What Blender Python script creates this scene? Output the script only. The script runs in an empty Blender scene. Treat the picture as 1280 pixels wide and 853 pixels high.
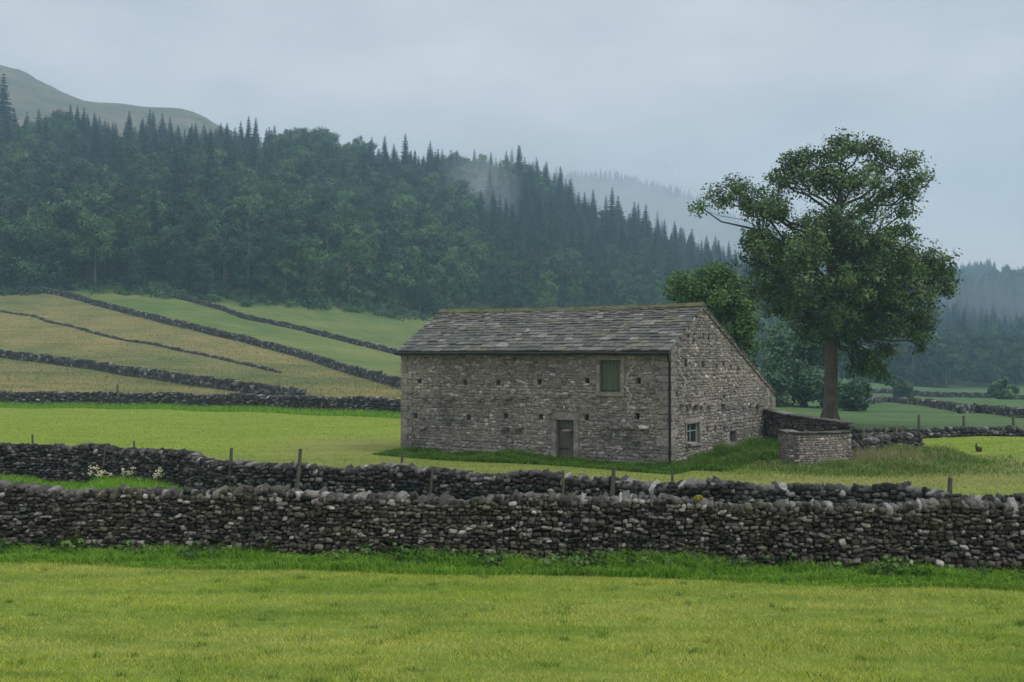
import bpy, math, random
import numpy as np
from mathutils import Vector, Matrix

rng = np.random.default_rng(11)
random.seed(11)
S = bpy.context.scene
COL = S.collection
FOC, HZ, EYE = 1400.0, 445.0, 4.2        # focal length and horizon row of the 1280 px photograph, eye height in metres

# ------------------------------------------------------------------ materials
def mat(name):
    m = bpy.data.materials.new(name); m.use_nodes = True
    nt = m.node_tree; nt.nodes.clear()
    return m, nt
def N(nt, t, **kw):
    n = nt.nodes.new(t)
    for k, v in kw.items():
        if k.startswith('i_'):
            n.inputs[k[2:].replace('_', ' ')].default_value = v
        else: setattr(n, k, v)
    return n
def L(nt, a, b): nt.links.new(a, b)
def ramp(nt, fac, stops, interp='LINEAR'):
    r = nt.nodes.new('ShaderNodeValToRGB'); e = r.color_ramp.elements; r.color_ramp.interpolation = interp
    while len(e) < len(stops): e.new(0.5)
    for k, (p, c) in enumerate(stops):
        e[k].position = p; e[k].color = (*c, 1) if len(c) == 3 else c
    L(nt, fac, r.inputs['Fac']); return r.outputs['Color']
def noise(nt, vec, scale, detail=5, rough=.6, out='Fac'):
    n = N(nt, 'ShaderNodeTexNoise'); n.inputs['Scale'].default_value = scale
    n.inputs['Detail'].default_value = detail; n.inputs['Roughness'].default_value = rough
    if vec is not None: L(nt, vec, n.inputs['Vector'])
    return n.outputs[out]
def mix(nt, fac, a, b, blend='MIX'):
    m = N(nt, 'ShaderNodeMix', data_type='RGBA', blend_type=blend)
    for sock, v in ((m.inputs[0], fac), (m.inputs[6], a), (m.inputs[7], b)):
        if hasattr(v, 'is_linked') or isinstance(v, bpy.types.NodeSocket): L(nt, v, sock)
        elif isinstance(v, (int, float)): sock.default_value = v
        else: sock.default_value = (*v, 1)
    return m.outputs[2]
def math_(nt, op, a, b=None, c=None, clamp=False):
    m = N(nt, 'ShaderNodeMath', operation=op, use_clamp=clamp)
    for k, v in enumerate((a, b, c)):
        if v is None: continue
        if isinstance(v, bpy.types.NodeSocket): L(nt, v, m.inputs[k])
        else: m.inputs[k].default_value = v
    return m.outputs[0]
def smooth(nt, v, lo, hi):
    m = N(nt, 'ShaderNodeMapRange', interpolation_type='SMOOTHSTEP')
    m.inputs['From Min'].default_value = lo; m.inputs['From Max'].default_value = hi
    L(nt, v, m.inputs['Value']); return m.outputs['Result']
def finish(nt, color, rough=.9, bump=None, bump_s=.5, bump_d=.02, spec=.3, normal=None):
    b = N(nt, 'ShaderNodeBsdfPrincipled'); o = N(nt, 'ShaderNodeOutputMaterial')
    if isinstance(color, bpy.types.NodeSocket): L(nt, color, b.inputs['Base Color'])
    else: b.inputs['Base Color'].default_value = (*color, 1)
    if isinstance(rough, bpy.types.NodeSocket): L(nt, rough, b.inputs['Roughness'])
    else: b.inputs['Roughness'].default_value = rough
    b.inputs['Specular IOR Level'].default_value = spec
    if bump is not None:
        bp = N(nt, 'ShaderNodeBump'); bp.inputs['Strength'].default_value = bump_s; bp.inputs['Distance'].default_value = bump_d
        L(nt, bump, bp.inputs['Height']); L(nt, bp.outputs[0], b.inputs['Normal'])
    L(nt, b.outputs[0], o.inputs['Surface']); return b
def pos(nt): return N(nt, 'ShaderNodeNewGeometry').outputs['Position']
def island(nt): return N(nt, 'ShaderNodeNewGeometry').outputs['Random Per Island']
def objrand(nt): return N(nt, 'ShaderNodeObjectInfo').outputs['Random']
def objco(nt): return N(nt, 'ShaderNodeTexCoord').outputs['Object']

def stone_mat(name, stops, moss=.3, moss_col=(.045, .05, .012), lichen=.25, lichen_col=(.34, .34, .31), rough=.92, tex=9, stain=.0):
    m, nt = mat(name); P = objco(nt)
    c = ramp(nt, island(nt), stops)
    n1 = noise(nt, P, tex, 6, .7)
    c = mix(nt, .8, c, ramp(nt, n1, [(.25, (.28, .27, .25)), (.5, (.75, .74, .72)), (.75, (1.45, 1.43, 1.38))]), 'MULTIPLY')
    n2 = noise(nt, P, tex * 1.6, 4, .75)
    c = mix(nt, math_(nt, 'MULTIPLY', smooth(nt, n2, .60, .68), lichen), c, lichen_col)
    n3 = noise(nt, P, .9, 5, .7)
    n4 = noise(nt, P, tex * .7, 3, .6)
    ms = math_(nt, 'MULTIPLY', smooth(nt, math_(nt, 'ADD', math_(nt, 'MULTIPLY', n3, .6), math_(nt, 'MULTIPLY', n4, .4)), .52, .62), moss)
    c = mix(nt, ms, c, moss_col)
    if stain:
        n5 = noise(nt, P, .45, 5, .6)
        c = mix(nt, stain, c, ramp(nt, n5, [(.3, (.5, .5, .5)), (.6, (1.15, 1.12, 1.05))]), 'MULTIPLY')
    finish(nt, c, rough, math_(nt, 'ADD', n1, n2), .55, .025); return m

G = lambda v, w=0: (v * (1 + w), v, v * (1 - w))
M = {}
M['field_stone'] = stone_mat('dry stone', [(0, G(.03, .14)), (.3, G(.058, .16)), (.6, G(.105, .13)), (.82, G(.18, .08)), (.94, G(.31, .04)), (1, G(.52, .02))], .6, (.05, .052, .012), .3, stain=.8)
M['cap_stone'] = stone_mat('cap stone', [(0, G(.035, .06)), (.4, G(.075, .07)), (.75, G(.13, .05)), (.95, G(.25, .04)), (1, G(.4, .03))], .65, (.055, .06, .014), .55, (.36, .37, .35))
M['dark_stone'] = stone_mat('dark wet stone', [(0, G(.022, 0)), (.4, G(.04, .0)), (.75, G(.085, .02)), (.92, G(.16, .03)), (1, G(.33, .02))], .25, (.04, .045, .014), .25)
M['far_stone'] = stone_mat('distant wall stone', [(0, G(.03, 0)), (.5, G(.06, .02)), (.85, G(.12, .02)), (1, G(.34, .02))], .2, (.05, .055, .02), .2, tex=4)
M['barn_stone'] = stone_mat('barn rubble stone', [(0, G(.17, .07)), (.4, G(.245, .07)), (.8, G(.31, .06)), (.96, G(.40, .05)), (1, G(.66, .03))], .28, (.13, .115, .055), .3, (.42, .41, .37), stain=.75)
M['dressed_stone'] = stone_mat('dressed gritstone', [(0, G(.21, .06)), (1, G(.31, .06))], .35, (.13, .12, .05), .25, tex=7, stain=.6)
M['mortar'] = stone_mat('barn mortar', [(0, G(.24, .06)), (1, G(.24, .06))], .2, (.12, .11, .06), .2, stain=.7)
M['wall_core'] = stone_mat('packed wall filling', [(0, G(.014, .05)), (1, G(.014, .05))], .3, (.03, .035, .01), 0)
M['slate'] = stone_mat('stone slate', [(0, (.058, .062, .06)), (.5, (.092, .099, .092)), (.85, (.145, .15, .136)), (1, (.23, .235, .21))], .7, (.13, .13, .06), .35, (.33, .33, .28), rough=.6, tex=6)
M['ridge_moss'] = stone_mat('mossy ridge stone', [(0, (.075, .08, .034)), (1, (.125, .128, .06))], .7, (.11, .112, .04), .3, tex=5)
M['moss'] = stone_mat('moss cushion', [(0, (.16, .15, .01)), (1, (.2, .19, .02))], .3, (.09, .1, .01), 0, tex=20)

def plain(name, c, rough=.7, var=.35, scale=14, stretch=None, spec=.3):
    m, nt = mat(name); P = objco(nt)
    if stretch:
        mp = N(nt, 'ShaderNodeMapping'); mp.inputs['Scale'].default_value = stretch; L(nt, P, mp.inputs['Vector']); P = mp.outputs[0]
    n = noise(nt, P, scale, 5, .65)
    col = mix(nt, 1.0, c, ramp(nt, n, [(.25, (1 - var,) * 3), (.75, (1 + var,) * 3)]), 'MULTIPLY')
    finish(nt, col, rough, n, .4, .01, spec); return m
M['iron'] = plain('black painted iron', (.012, .012, .013), .5)
M['wood_grey'] = plain('weathered door boards', (.10, .105, .085), .85, .5, 6, (6, 6, .5))
M['wood_green'] = plain('faded green boards', (.085, .10, .062), .85, .5, 6, (6, 6, .5))
M['wood_post'] = plain('weathered post wood', (.085, .078, .06), .9, .5, 8, (5, 5, .6))
M['wood_pale'] = plain('pale post wood', (.16, .15, .085), .9, .4, 8, (5, 5, .6))
M['window_paint'] = plain('pale blue window paint', (.30, .37, .40), .6, .3, 20)
M['fur'] = plain('brown fur', (.055, .042, .028), .95, .4, 30)
def glass():
    m, nt = mat('old window glass'); finish(nt, (.015, .02, .024), .12, spec=.6); return m
M['glass'] = glass()
def wire():
    m, nt = mat('galvanised wire'); finish(nt, (.16, .16, .15), .5, spec=.5); return m
M['wire'] = wire()

def bark(name, a, b):
    m, nt = mat(name); P = objco(nt)
    mp = N(nt, 'ShaderNodeMapping'); mp.inputs['Scale'].default_value = (1, 1, .22); L(nt, P, mp.inputs['Vector'])
    n = noise(nt, mp.outputs[0], 9, 6, .7); n2 = noise(nt, P, 1.3, 4, .6)
    c = mix(nt, 1.0, ramp(nt, n, [(.3, a), (.7, b)]), ramp(nt, n2, [(.3, (.65, .7, .6)), (.7, (1.2, 1.15, 1.1))]), 'MULTIPLY')
    finish(nt, c, .95, n, .8, .05); return m
M['bark'] = bark('sycamore bark', (.05, .041, .032), (.16, .128, .098))
M['bark_limb'] = bark('dark limb bark', (.03, .027, .022), (.075, .065, .053))
M['bark_far'] = bark('grey bark', (.07, .07, .06), (.15, .15, .13))

def leaf_mat(name, dark, light, warm=None, trans=.25, ovar=0.0, clump=.75, hue=.0):
    m, nt = mat(name); P = objco(nt)
    r = island(nt)
    n = noise(nt, P, clump, 3, .6)
    f = math_(nt, 'ADD', math_(nt, 'MULTIPLY', r, .45), math_(nt, 'MULTIPLY', smooth(nt, n, .36, .64), .55), clamp=True)  # noise paints lit clusters and shaded hollows into the colour, besides per-leaf variation
    c = ramp(nt, f, [(.15, dark), (.85, light)])
    if ovar:
        o = objrand(nt)
        c = mix(nt, 1.0, c, ramp(nt, o, [(0, (1 - ovar, 1 - ovar * .95, 1 - ovar * .7)), (.4, (.8, .85, .95)), (.7, (1 + ovar * .7, 1 + ovar * .6, 1)), (1, (1 + ovar * 3., 1 + ovar * 2., 1 + ovar * .8))]), 'MULTIPLY')
    b = N(nt, 'ShaderNodeBsdfPrincipled'); L(nt, c, b.inputs['Base Color']); b.inputs['Roughness'].default_value = .6; b.inputs['Specular IOR Level'].default_value = .25
    t = N(nt, 'ShaderNodeBsdfTranslucent'); L(nt, mix(nt, 1.0, c, (1.1, 1.3, .5), 'MULTIPLY'), t.inputs['Color'])
    s = N(nt, 'ShaderNodeMixShader'); s.inputs[0].default_value = trans
    L(nt, b.outputs[0], s.inputs[1]); L(nt, t.outputs[0], s.inputs[2])
    o = N(nt, 'ShaderNodeOutputMaterial'); L(nt, s.outputs[0], o.inputs['Surface']); return m
M['leaf'] = leaf_mat('broad green leaves', (.013, .038, .012), (.125, .205, .055), trans=.15)
M['leaf_bright'] = leaf_mat('mid green leaves', (.022, .06, .014), (.11, .2, .045), trans=.2)
M['leaf_bush'] = leaf_mat('bluish green leaves', (.028, .072, .042), (.09, .165, .085), trans=.2, clump=.5)
M['leaf_far'] = leaf_mat('woodland leaves', (.006, .023, .016), (.046, .105, .050), trans=.08, ovar=.7, clump=.25)
M['leaf_pale'] = leaf_mat('pale woodland leaves', (.03, .07, .022), (.09, .165, .05), trans=.15, ovar=.35, clump=.25)
M['needle'] = leaf_mat('dark conifer needles', (.004, .013, .012), (.016, .036, .026), trans=.04, ovar=.45, clump=.4)
M['larch'] = leaf_mat('larch needles', (.018, .038, .017), (.045, .078, .03), trans=.1, ovar=.35, clump=.4)

def grass_mat(name, a, b, dry, dryamt=.4, scale=.25, trans=.3, streak=None, dark=.0):
    m, nt = mat(name); P = pos(nt); r = island(nt)
    if streak:
        mp = N(nt, 'ShaderNodeMapping'); mp.inputs['Scale'].default_value = streak; L(nt, P, mp.inputs['Vector']); Q = mp.outputs[0]
    else: Q = P
    n = noise(nt, Q, scale, 5, .65); n2 = noise(nt, Q, scale * 5, 4, .65)
    c = ramp(nt, math_(nt, 'ADD', math_(nt, 'MULTIPLY', r, .45), math_(nt, 'MULTIPLY', n2, .55)), [(.2, a), (.8, b)])
    d = math_(nt, 'MULTIPLY', smooth(nt, math_(nt, 'ADD', math_(nt, 'MULTIPLY', n, .7), math_(nt, 'MULTIPLY', r, .3)), .44, .66), dryamt)
    c = mix(nt, d, c, dry)
    if dark:
        n3 = noise(nt, Q, scale * 2.3, 6, .7)
        c = mix(nt, dark, c, ramp(nt, n3, [(.36, (.42, .62, .35)), (.5, (.95, 1, .9)), (.64, (1.2, 1.08, 1.3))]), 'MULTIPLY')
    bs = N(nt, 'ShaderNodeBsdfPrincipled'); L(nt, c, bs.inputs['Base Color']); bs.inputs['Roughness'].default_value = .75; bs.inputs['Specular IOR Level'].default_value = .15
    t = N(nt, 'ShaderNodeBsdfTranslucent'); L(nt, c, t.inputs['Color'])
    s = N(nt, 'ShaderNodeMixShader'); s.inputs[0].default_value = trans
    L(nt, bs.outputs[0], s.inputs[1]); L(nt, t.outputs[0], s.inputs[2])
    o = N(nt, 'ShaderNodeOutputMaterial'); L(nt, s.outputs[0], o.inputs['Surface']); return m
M['mown'] = grass_mat('mown grass blades', (.19, .29, .014), (.48, .58, .065), (.60, .55, .16), .9, .25, streak=(.35, 1.7, 1), dark=1.0)
M['lush'] = grass_mat('lush verge grass', (.06, .19, .014), (.30, .55, .06), (.3, .36, .09), .35, .8, trans=.45)
M['rough_grass'] = grass_mat('rough tall grass', (.07, .16, .024), (.19, .30, .06), (.33, .3, .15), .6, .5)
M['meadow'] = grass_mat('meadow grass blades', (.13, .22, .014), (.29, .41, .045), (.31, .30, .10), .6, .25, streak=(.3, 1.2, 1), dark=.8)
M['barn_grass'] = grass_mat('nettly barn-side grass', (.03, .10, .012), (.14, .28, .035), (.2, .24, .06), .35, .7, trans=.35)
M['seed_grass'] = grass_mat('seeding grass stems', (.2, .21, .09), (.33, .3, .16), (.3, .26, .14), .4, 1)
M['flower'] = plain('cream petals', (.5, .49, .33), .8, .2)
M['stalk'] = plain('green stalk', (.06, .11, .03), .8, .3)

# ------------------------------------------------------------------ object helpers
def tag(o, label=None, cat=None, group=None, kind=None):
    if label: o['label'] = label
    if cat: o['category'] = cat
    if group: o['group'] = group
    if kind: o['kind'] = kind
    return o
def empty(name, loc=(0, 0, 0), rz=0):
    o = bpy.data.objects.new(name, None); COL.objects.link(o)
    o.location = loc; o.rotation_euler = (0, 0, rz); o.empty_display_size = .2
    return o
class MB:
    """collects pieces of geometry and links them as one mesh object"""
    def __init__(s): s.v, s.f, s.m, s.n = [], [], [], 0; s.sm = []
    def add(s, v, f, mi=0, sm=False):
        v = np.asarray(v, float).reshape(-1, 3); f = np.asarray(f, int)
        s.v.append(v); s.f.append(f + s.n); s.m.append(np.full(len(f), mi)); s.sm.append(np.full(len(f), sm)); s.n += len(v)
        return s
    def box(s, lo, hi, mi=0):
        (a, b, c), (d, e, f) = lo, hi
        v = [(a, b, c), (d, b, c), (d, e, c), (a, e, c), (a, b, f), (d, b, f), (d, e, f), (a, e, f)]
        return s.add(v, [(0, 3, 2, 1), (4, 5, 6, 7), (0, 1, 5, 4), (1, 2, 6, 5), (2, 3, 7, 6), (3, 0, 4, 7)], mi)
    def tube(s, pts, rad, seg=8, mi=0, cap=True):
        pts = np.asarray(pts, float); n = len(pts); rad = np.broadcast_to(np.asarray(rad, float), (n,))
        tan = np.gradient(pts, axis=0); tan /= np.linalg.norm(tan, axis=1)[:, None] + 1e-9
        ref = np.array([1., 0, 0]) if abs(tan[0][2]) > .7 else np.array([0, 0, 1.])
        rings = []
        for k in range(n):
            u = np.cross(tan[k], ref); u /= np.linalg.norm(u) + 1e-9; w = np.cross(tan[k], u)
            a = np.linspace(0, 2 * np.pi, seg, endpoint=False)
            rings.append(pts[k] + rad[k] * (np.cos(a)[:, None] * u + np.sin(a)[:, None] * w))
        v = np.concatenate(rings); i = np.arange(seg); j = (i + 1) % seg
        f = np.concatenate([np.stack([k * seg + i, k * seg + j, (k + 1) * seg + j, (k + 1) * seg + i], 1) for k in range(n - 1)])
        s.add(v, f, mi, True)
        if cap:   # close both ends with a fan of quads
            for k0, c in ((0, pts[0]), ((n - 1) * seg, pts[-1])):
                r = v[k0:k0 + seg]; vv = np.concatenate([r, [c]])
                q = [(a, (a + 1) % seg, (a + 2) % seg, seg) for a in range(0, seg, 2)]
                s.add(vv, q, mi)
        return s
    def build(s, name, mats, parent=None, loc=None):
        v = np.concatenate(s.v); ks = {f.shape[1] for f in s.f}
        me = bpy.data.meshes.new(name)
        lv = np.concatenate([f.ravel() for f in s.f]); tot = np.concatenate([np.full(len(f), f.shape[1]) for f in s.f])
        st = np.concatenate([[0], np.cumsum(tot)[:-1]])
        me.vertices.add(len(v)); me.vertices.foreach_set('co', v.astype(np.float32).ravel())
        me.loops.add(len(lv)); me.loops.foreach_set('vertex_index', lv.astype(np.int32))
        me.polygons.add(len(tot)); me.polygons.foreach_set('loop_start', st.astype(np.int32)); me.polygons.foreach_set('loop_total', tot.astype(np.int32))
        me.polygons.foreach_set('material_index', np.concatenate(s.m).astype(np.int32))
        me.polygons.foreach_set('use_smooth', np.concatenate(s.sm).astype(bool))
        me.update(calc_edges=True); me.validate()
        for m in (mats if isinstance(mats, (list, tuple)) else [mats]): me.materials.append(m)
        o = bpy.data.objects.new(name, me); COL.objects.link(o)
        if parent: o.parent = parent
        if loc is not None: o.location = loc
        return o

# ------------------------------------------------------------------ the lie of the land
YK = np.array([-60, 0, 11, 30, 60, 95, 150, 240, 330, 450, 540, 620, 760, 900, 1200, 1500, 1900, 2100.])
TAB = {
 -700: [2.6, 2.6, .1, 0, .0, .5, 6, 22, 50, 85, 105, 130, 180, 235, 270, 260, 220, 200],
 0:    [2.6, 2.6, .1, 0, .0, 0, 4, 17, 45, 86, 112, 130, 186, 248, 263, 235, 210, 200],
 100:  [2.6, 2.6, .1, 0, .0, 0, 3.8, 17, 44, 84, 108, 128, 168, 213, 225, 225, 210, 200],
 250:  [2.6, 2.6, .1, 0, .0, 0, 3.4, 16, 41, 78, 99, 113, 153, 202, 215, 220, 200, 200],
 400:  [2.6, 2.6, .1, 0, .0, 0, 2.6, 12.5, 36, 74, 97, 108, 118, 140, 190, 230, 200, 200],
 500:  [2.6, 2.6, .1, 0, .0, 0, 2, 9, 28, 62, 88, 96, 100, 110, 180, 236, 210, 200],
 620:  [2.6, 2.6, .1, 0, .0, 0, 1, 6, 20, 50, 82, 101, 90, 80, 150, 240, 220, 200],
 695:  [2.6, 2.6, .1, 0, .0, -.2, .5, 4, 14, 40, 68, 98, 84, 75, 140, 240, 220, 200],
 732:  [2.6, 2.6, .1, 0, .0, -.2, .3, 3, 11, 38, 63, 62, 66, 72, 140, 243, 220, 200],
 765:  [2.6, 2.6, .1, 0, .0, -.3, 0, 2, 9, 36, 64, 70, 68, 72, 140, 240, 215, 190],
 850:  [2.6, 2.6, .1, 0, .0, -.4, -.5, 0, 5, 25, 45, 52, 50, 58, 122, 219, 200, 180],
 920:  [2.6, 2.6, .1, 0, .0, -.5, -1, -1, 2, 18, 36, 45, 46, 54, 100, 180, 170, 160],
 1000: [2.6, 2.6, .1, 0, .0, -.6, -1.5, -2.5, 0, 11, 24, 34, 40, 48, 80, 155, 140, 130],
 1100: [2.6, 2.6, .1, 0, .0, -1., -2, -3, -3, 2, 13, 26, 38, 50, 70, 110, 115, 110],
 1200: [2.6, 2.6, .1, 0, .0, -1.1, -2, -3.3, -4, 0, 8, 18, 38, 58, 80, 100, 108, 110],
 1280: [2.6, 2.6, .1, 0, .0, -1.1, -2, -3.5, -4, -1, 5, 14, 36, 56, 96, 116, 115, 110],
 1500: [2.6, 2.6, .1, 0, .0, -1.1, -2, -3.5, -4, -1, 6, 16, 32, 50, 90, 112, 112, 110],
 2100: [2.6, 2.6, .1, 0, .0, -1.1, -2, -3.5, -4, 0, 8, 20, 40, 62, 90, 105, 110, 110]}
PXK = np.array(sorted(TAB)); TZ = np.array([TAB[k] for k in PXK])
def _lin(px, Y):
    px = np.clip(px, PXK[0], PXK[-1] - .01); Y = np.clip(Y, YK[0], YK[-1] - .01)
    i = np.searchsorted(PXK, px, 'right') - 1; j = np.searchsorted(YK, Y, 'right') - 1
    a = (px - PXK[i]) / (PXK[i + 1] - PXK[i]); b = (Y - YK[j]) / (YK[j + 1] - YK[j])
    return (TZ[i, j] * (1 - a) + TZ[i + 1, j] * a) * (1 - b) + (TZ[i, j + 1] * (1 - a) + TZ[i + 1, j + 1] * a) * b
def az(X, Y): return 640 + FOC * X / np.maximum(Y, 60)
def ground(X, Y):
    X = np.asarray(X, float); Y = np.asarray(Y, float); z = 0
    for ku in (-22, 0, 22):
        for ky, w in ((-.09, .25), (0, .5), (.09, .25)):
            yy = Y + ky * np.clip(Y - 40, 0, 700)
            z = z + w / 3 * _lin(az(X, Y) + ku, yy)
    g = np.clip((Y - 100) / 300, 0, 1)
    z = z + g * (1.1 * np.sin(X * .045 + 1) * np.sin(Y * .038) + .6 * np.sin(X * .11 + Y * .07) + 2.2 * np.sin(X * .013 - Y * .009))
    z = z + .04 * np.sin(X * .9 + .3 * Y) * np.clip((Y - 26) / 20, 0, 1)
    z = z + np.clip((Y - 640) / 120, 0, 1) * 1.8 * np.sin(z * .42 + .8 * np.sin(X * .02))   # limestone terraces of the fell
    # a low swell of ground beside the ruined pen
    z = z + .28 * np.exp(-((X - 15.8) / 3.0) ** 2 - ((Y - 45.2) / 1.8) ** 2)
    return z
def gz(X, Y): return float(ground(X, Y))
def seen(px, py, y0=14., y1=1800.):
    """where the line of sight through a point of the photograph first meets the ground"""
    Y = np.geomspace(y0, y1, 4000); X = (px - 640) / FOC * Y; z = EYE + (HZ - py) / FOC * Y
    k = np.argmax(ground(X, Y) >= z); return np.array([X[k], Y[k], float(ground(X[k], Y[k]))])
def at(px, Y, py=None):
    X = (px - 640) / FOC * Y
    return np.array([X, Y, gz(X, Y) if py is None else EYE + (HZ - py) / FOC * Y])

# region weights of the land: 0 = mown meadow, dry pasture, green pasture, moor, wood floor
WA = [seen(x, y) for x, y in ((-60, 352), (0, 360), (75, 369), (140, 386), (200, 402), (265, 418), (330, 434), (400, 454), (450, 470), (500, 484))]
WA_px = np.array([az(p[0], p[1]) for p in WA]); WA_Y = np.array([p[1] for p in WA])
W3 = [(-200, 112), (0, 92.5), (180, 90), (300, 86), (400, 82), (505, 77), (600, 74)]
W3_px = np.array([p[0] for p in W3]); W3_Y = np.array([p[1] for p in W3], float)
WB_PX = np.array([-700, 0, 90, 250, 400, 500, 620, 700, 850, 1000, 1100, 1280, 2100.])
WB_Y = np.array([225, 238, 243, 240, 252, 262, 300, 330, 340, 330, 330, 330, 330.])
WT_PX = np.array([-700, 0, 100, 250, 400, 520, 620, 700, 850, 1000, 1280, 2100.])
WT_Y = np.array([515, 515, 528, 542, 562, 600, 655, 660, 650, 700, 960, 980.])

# ------------------------------------------------------------------ terrain sheet
ys = np.unique(np.concatenate([np.linspace(-60, 10, 12), np.linspace(10, 60, 70), np.geomspace(60, 320, 150), np.geomspace(320, 2000, 130)]))
us = np.linspace(-1.0, 1.05, 420)
UU, YY = np.meshgrid(us, ys); XX = UU * np.maximum(YY, 60)
ZZ = ground(XX, YY)
nr, nc = XX.shape
idx = np.arange(nr * nc).reshape(nr, nc)
q = np.stack([idx[:-1, :-1], idx[:-1, 1:], idx[1:, 1:], idx[1:, :-1]], -1).reshape(-1, 4)
tb = MB(); tb.add(np.stack([XX, YY, ZZ], -1).reshape(-1, 3), q, 0, True)
A = az(XX, YY)
ss = lambda v, a, b: (lambda t: t * t * (3 - 2 * t))(np.clip((v - a) / (b - a), 0, 1))
hill = ss(A, 620, 470)                                      # the left-hand pasture side
y3 = np.interp(A, W3_px, W3_Y); ya = np.interp(A, WA_px, WA_Y)
w_past = hill * ss(YY - y3, -.5, 1.5)                       # rough pasture begins behind the meadow wall
w_green = w_past * ss(YY - ya, -1, 3)                       # greener above the long diagonal wall
w_right = ss(A, 900, 1000) * ss(YY, 58.5, 61)                 # bluish green valley fields
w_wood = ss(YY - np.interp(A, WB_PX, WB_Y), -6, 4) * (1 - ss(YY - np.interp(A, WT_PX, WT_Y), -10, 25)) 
w_moor = ss(YY - np.interp(A, WT_PX, WT_Y), -10, 25)
straw = np.exp(-((XX + 7.4) / 4.0) ** 2 - ((YY - 52) / 7.) ** 2) * .9 + .95 * np.exp(-((XX - 18.6) / 3.2) ** 2 - ((YY - 42.3) / 4.2) ** 2) \
      + .5 * np.exp(-((XX - 6) / 8) ** 2 - ((YY - 36.5) / 3.5) ** 2) + .45 * np.exp(-((XX + 5) / 9) ** 2 - ((YY - 41) / 4) ** 2)
straw = np.clip(straw + .75 * np.exp(-((XX - 13.5) / 7) ** 2 - ((YY - 37.8) / 2.4) ** 2), 0, 1)
def col(c): return np.array(c)[None, None, :]
lerp = lambda a, b, w: a + (b - a) * w[..., None]
C0 = np.zeros((nr, nc, 3)) + col((.15, .205, .038))
C0 = lerp(C0, col((.185, .252, .034)), np.clip(ss(YY, 50, 60) * ss(XX, -4, -9) + ss(YY, 46, 50), 0, 1) * (YY < 130))
C0 = lerp(C0, col((.205, .185, .07)), straw * .75)
C0 = lerp(C0, col((.175, .168, .07)), w_past)
C0 = lerp(C0, col((.125, .165, .055)), w_green)
C0 = lerp(C0, col((.075, .13, .052)), w_right)
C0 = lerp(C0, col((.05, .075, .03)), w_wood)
C0 = lerp(C0, col((.125, .12, .098)), w_moor)
rough = np.clip(w_past + w_right * .6 + w_moor, 0, 1)
land = tb.build('ground', None or [])
at_c = land.data.attributes.new('land_colour', 'FLOAT_COLOR', 'POINT')
at_c.data.foreach_set('color', np.concatenate([C0.reshape(-1, 3), np.ones((nr * nc, 1))], 1).astype(np.float32).ravel())
at_r = land.data.attributes.new('roughness_of_sward', 'FLOAT', 'POINT'); at_r.data.foreach_set('value', rough.astype(np.float32).ravel())
m, nt = mat('land'); P = pos(nt)
ac = N(nt, 'ShaderNodeAttribute', attribute_name='land_colour').outputs['Color']
ar = N(nt, 'ShaderNodeAttribute', attribute_name='roughness_of_sward').outputs['Fac']
mp = N(nt, 'ShaderNodeMapping'); mp.inputs['Scale'].default_value = (.22, .9, 1); mp.inputs['Rotation'].default_value = (0, 0, math.radians(-6)); L(nt, P, mp.inputs['Vector'])
nA = noise(nt, mp.outputs[0], .55, 6, .7); nB = noise(nt, P, 2.2, 6, .75); nC = noise(nt, P, .12, 5, .65); nD = noise(nt, P, .035, 4, .6)
c = mix(nt, 1.0, ac, ramp(nt, nA, [(.3, (.74, .80, .72)), (.5, (1, 1, 1)), (.7, (1.22, 1.12, 1.25))]), 'MULTIPLY')
c = mix(nt, 1.0, c, ramp(nt, nB, [(.3, (.7, .74, .7)), (.7, (1.25, 1.2, 1.2))]), 'MULTIPLY')
pc = ramp(nt, nC, [(.3, (.62, .78, .66)), (.48, (.95, 1, .95)), (.7, (1.22, 1.1, 1.15))])
pc = mix(nt, 1.0, pc, ramp(nt, nD, [(.35, (.66, .82, .75)), (.65, (1.25, 1.1, 1.02))]), 'MULTIPLY')
c = mix(nt, ar, c, mix(nt, 1.0, c, pc, 'MULTIPLY'))
finish(nt, c, .95, math_(nt, 'ADD', nA, nB), .7, .09, .1)
land.data.materials.append(m)
tag(land, kind='structure')

# ------------------------------------------------------------------ stones
def rounded_box(n):
    vs, key, fs = [], {}, []
    def vid(p):
        k = tuple(np.round(p, 5))
        if k not in key: key[k] = len(vs); vs.append(p)
        return key[k]
    g = np.linspace(-1, 1, n + 1)
    for ax in range(3):
        for sgn in (-1, 1):
            for i in range(n):
                for j in range(n):
                    c4 = []
                    for (a, b) in ((i, j), (i + 1, j), (i + 1, j + 1), (i, j + 1)):
                        p = np.zeros(3); p[ax] = sgn; p[(ax + 1) % 3] = g[a]; p[(ax + 2) % 3] = g[b]; c4.append(vid(p))
                    fs.append(c4 if sgn > 0 else c4[::-1])
    return np.array(vs), np.array(fs)
RB = {}
for n_ in (1, 2, 3): RB[n_] = rounded_box(n_)
def stones(mb, cen, half, R, detail=2, roundness=.55, jit=.12, mi=0, sm=True):
    """many loose stones at once: centres (N,3), half sizes (N,3), rotations (N,3,3)"""
    cen = np.asarray(cen); half = np.asarray(half); n = len(cen)
    if n == 0: return
    v, f = RB[detail]
    if detail > 1:
        sph = v / np.linalg.norm(v, axis=1)[:, None]
        v = v * (1 - roundness) + sph * roundness * 1.12
    V = v[None] + rng.normal(0, jit, (n, len(v), 3))
    V = V * half[:, None, :]
    V = np.einsum('nij,nkj->nki', R, V) + cen[:, None, :]
    F = f[None] + (np.arange(n) * len(v))[:, None, None]
    mb.add(V.reshape(-1, 3), F.reshape(-1, 4), mi, sm)
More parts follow.
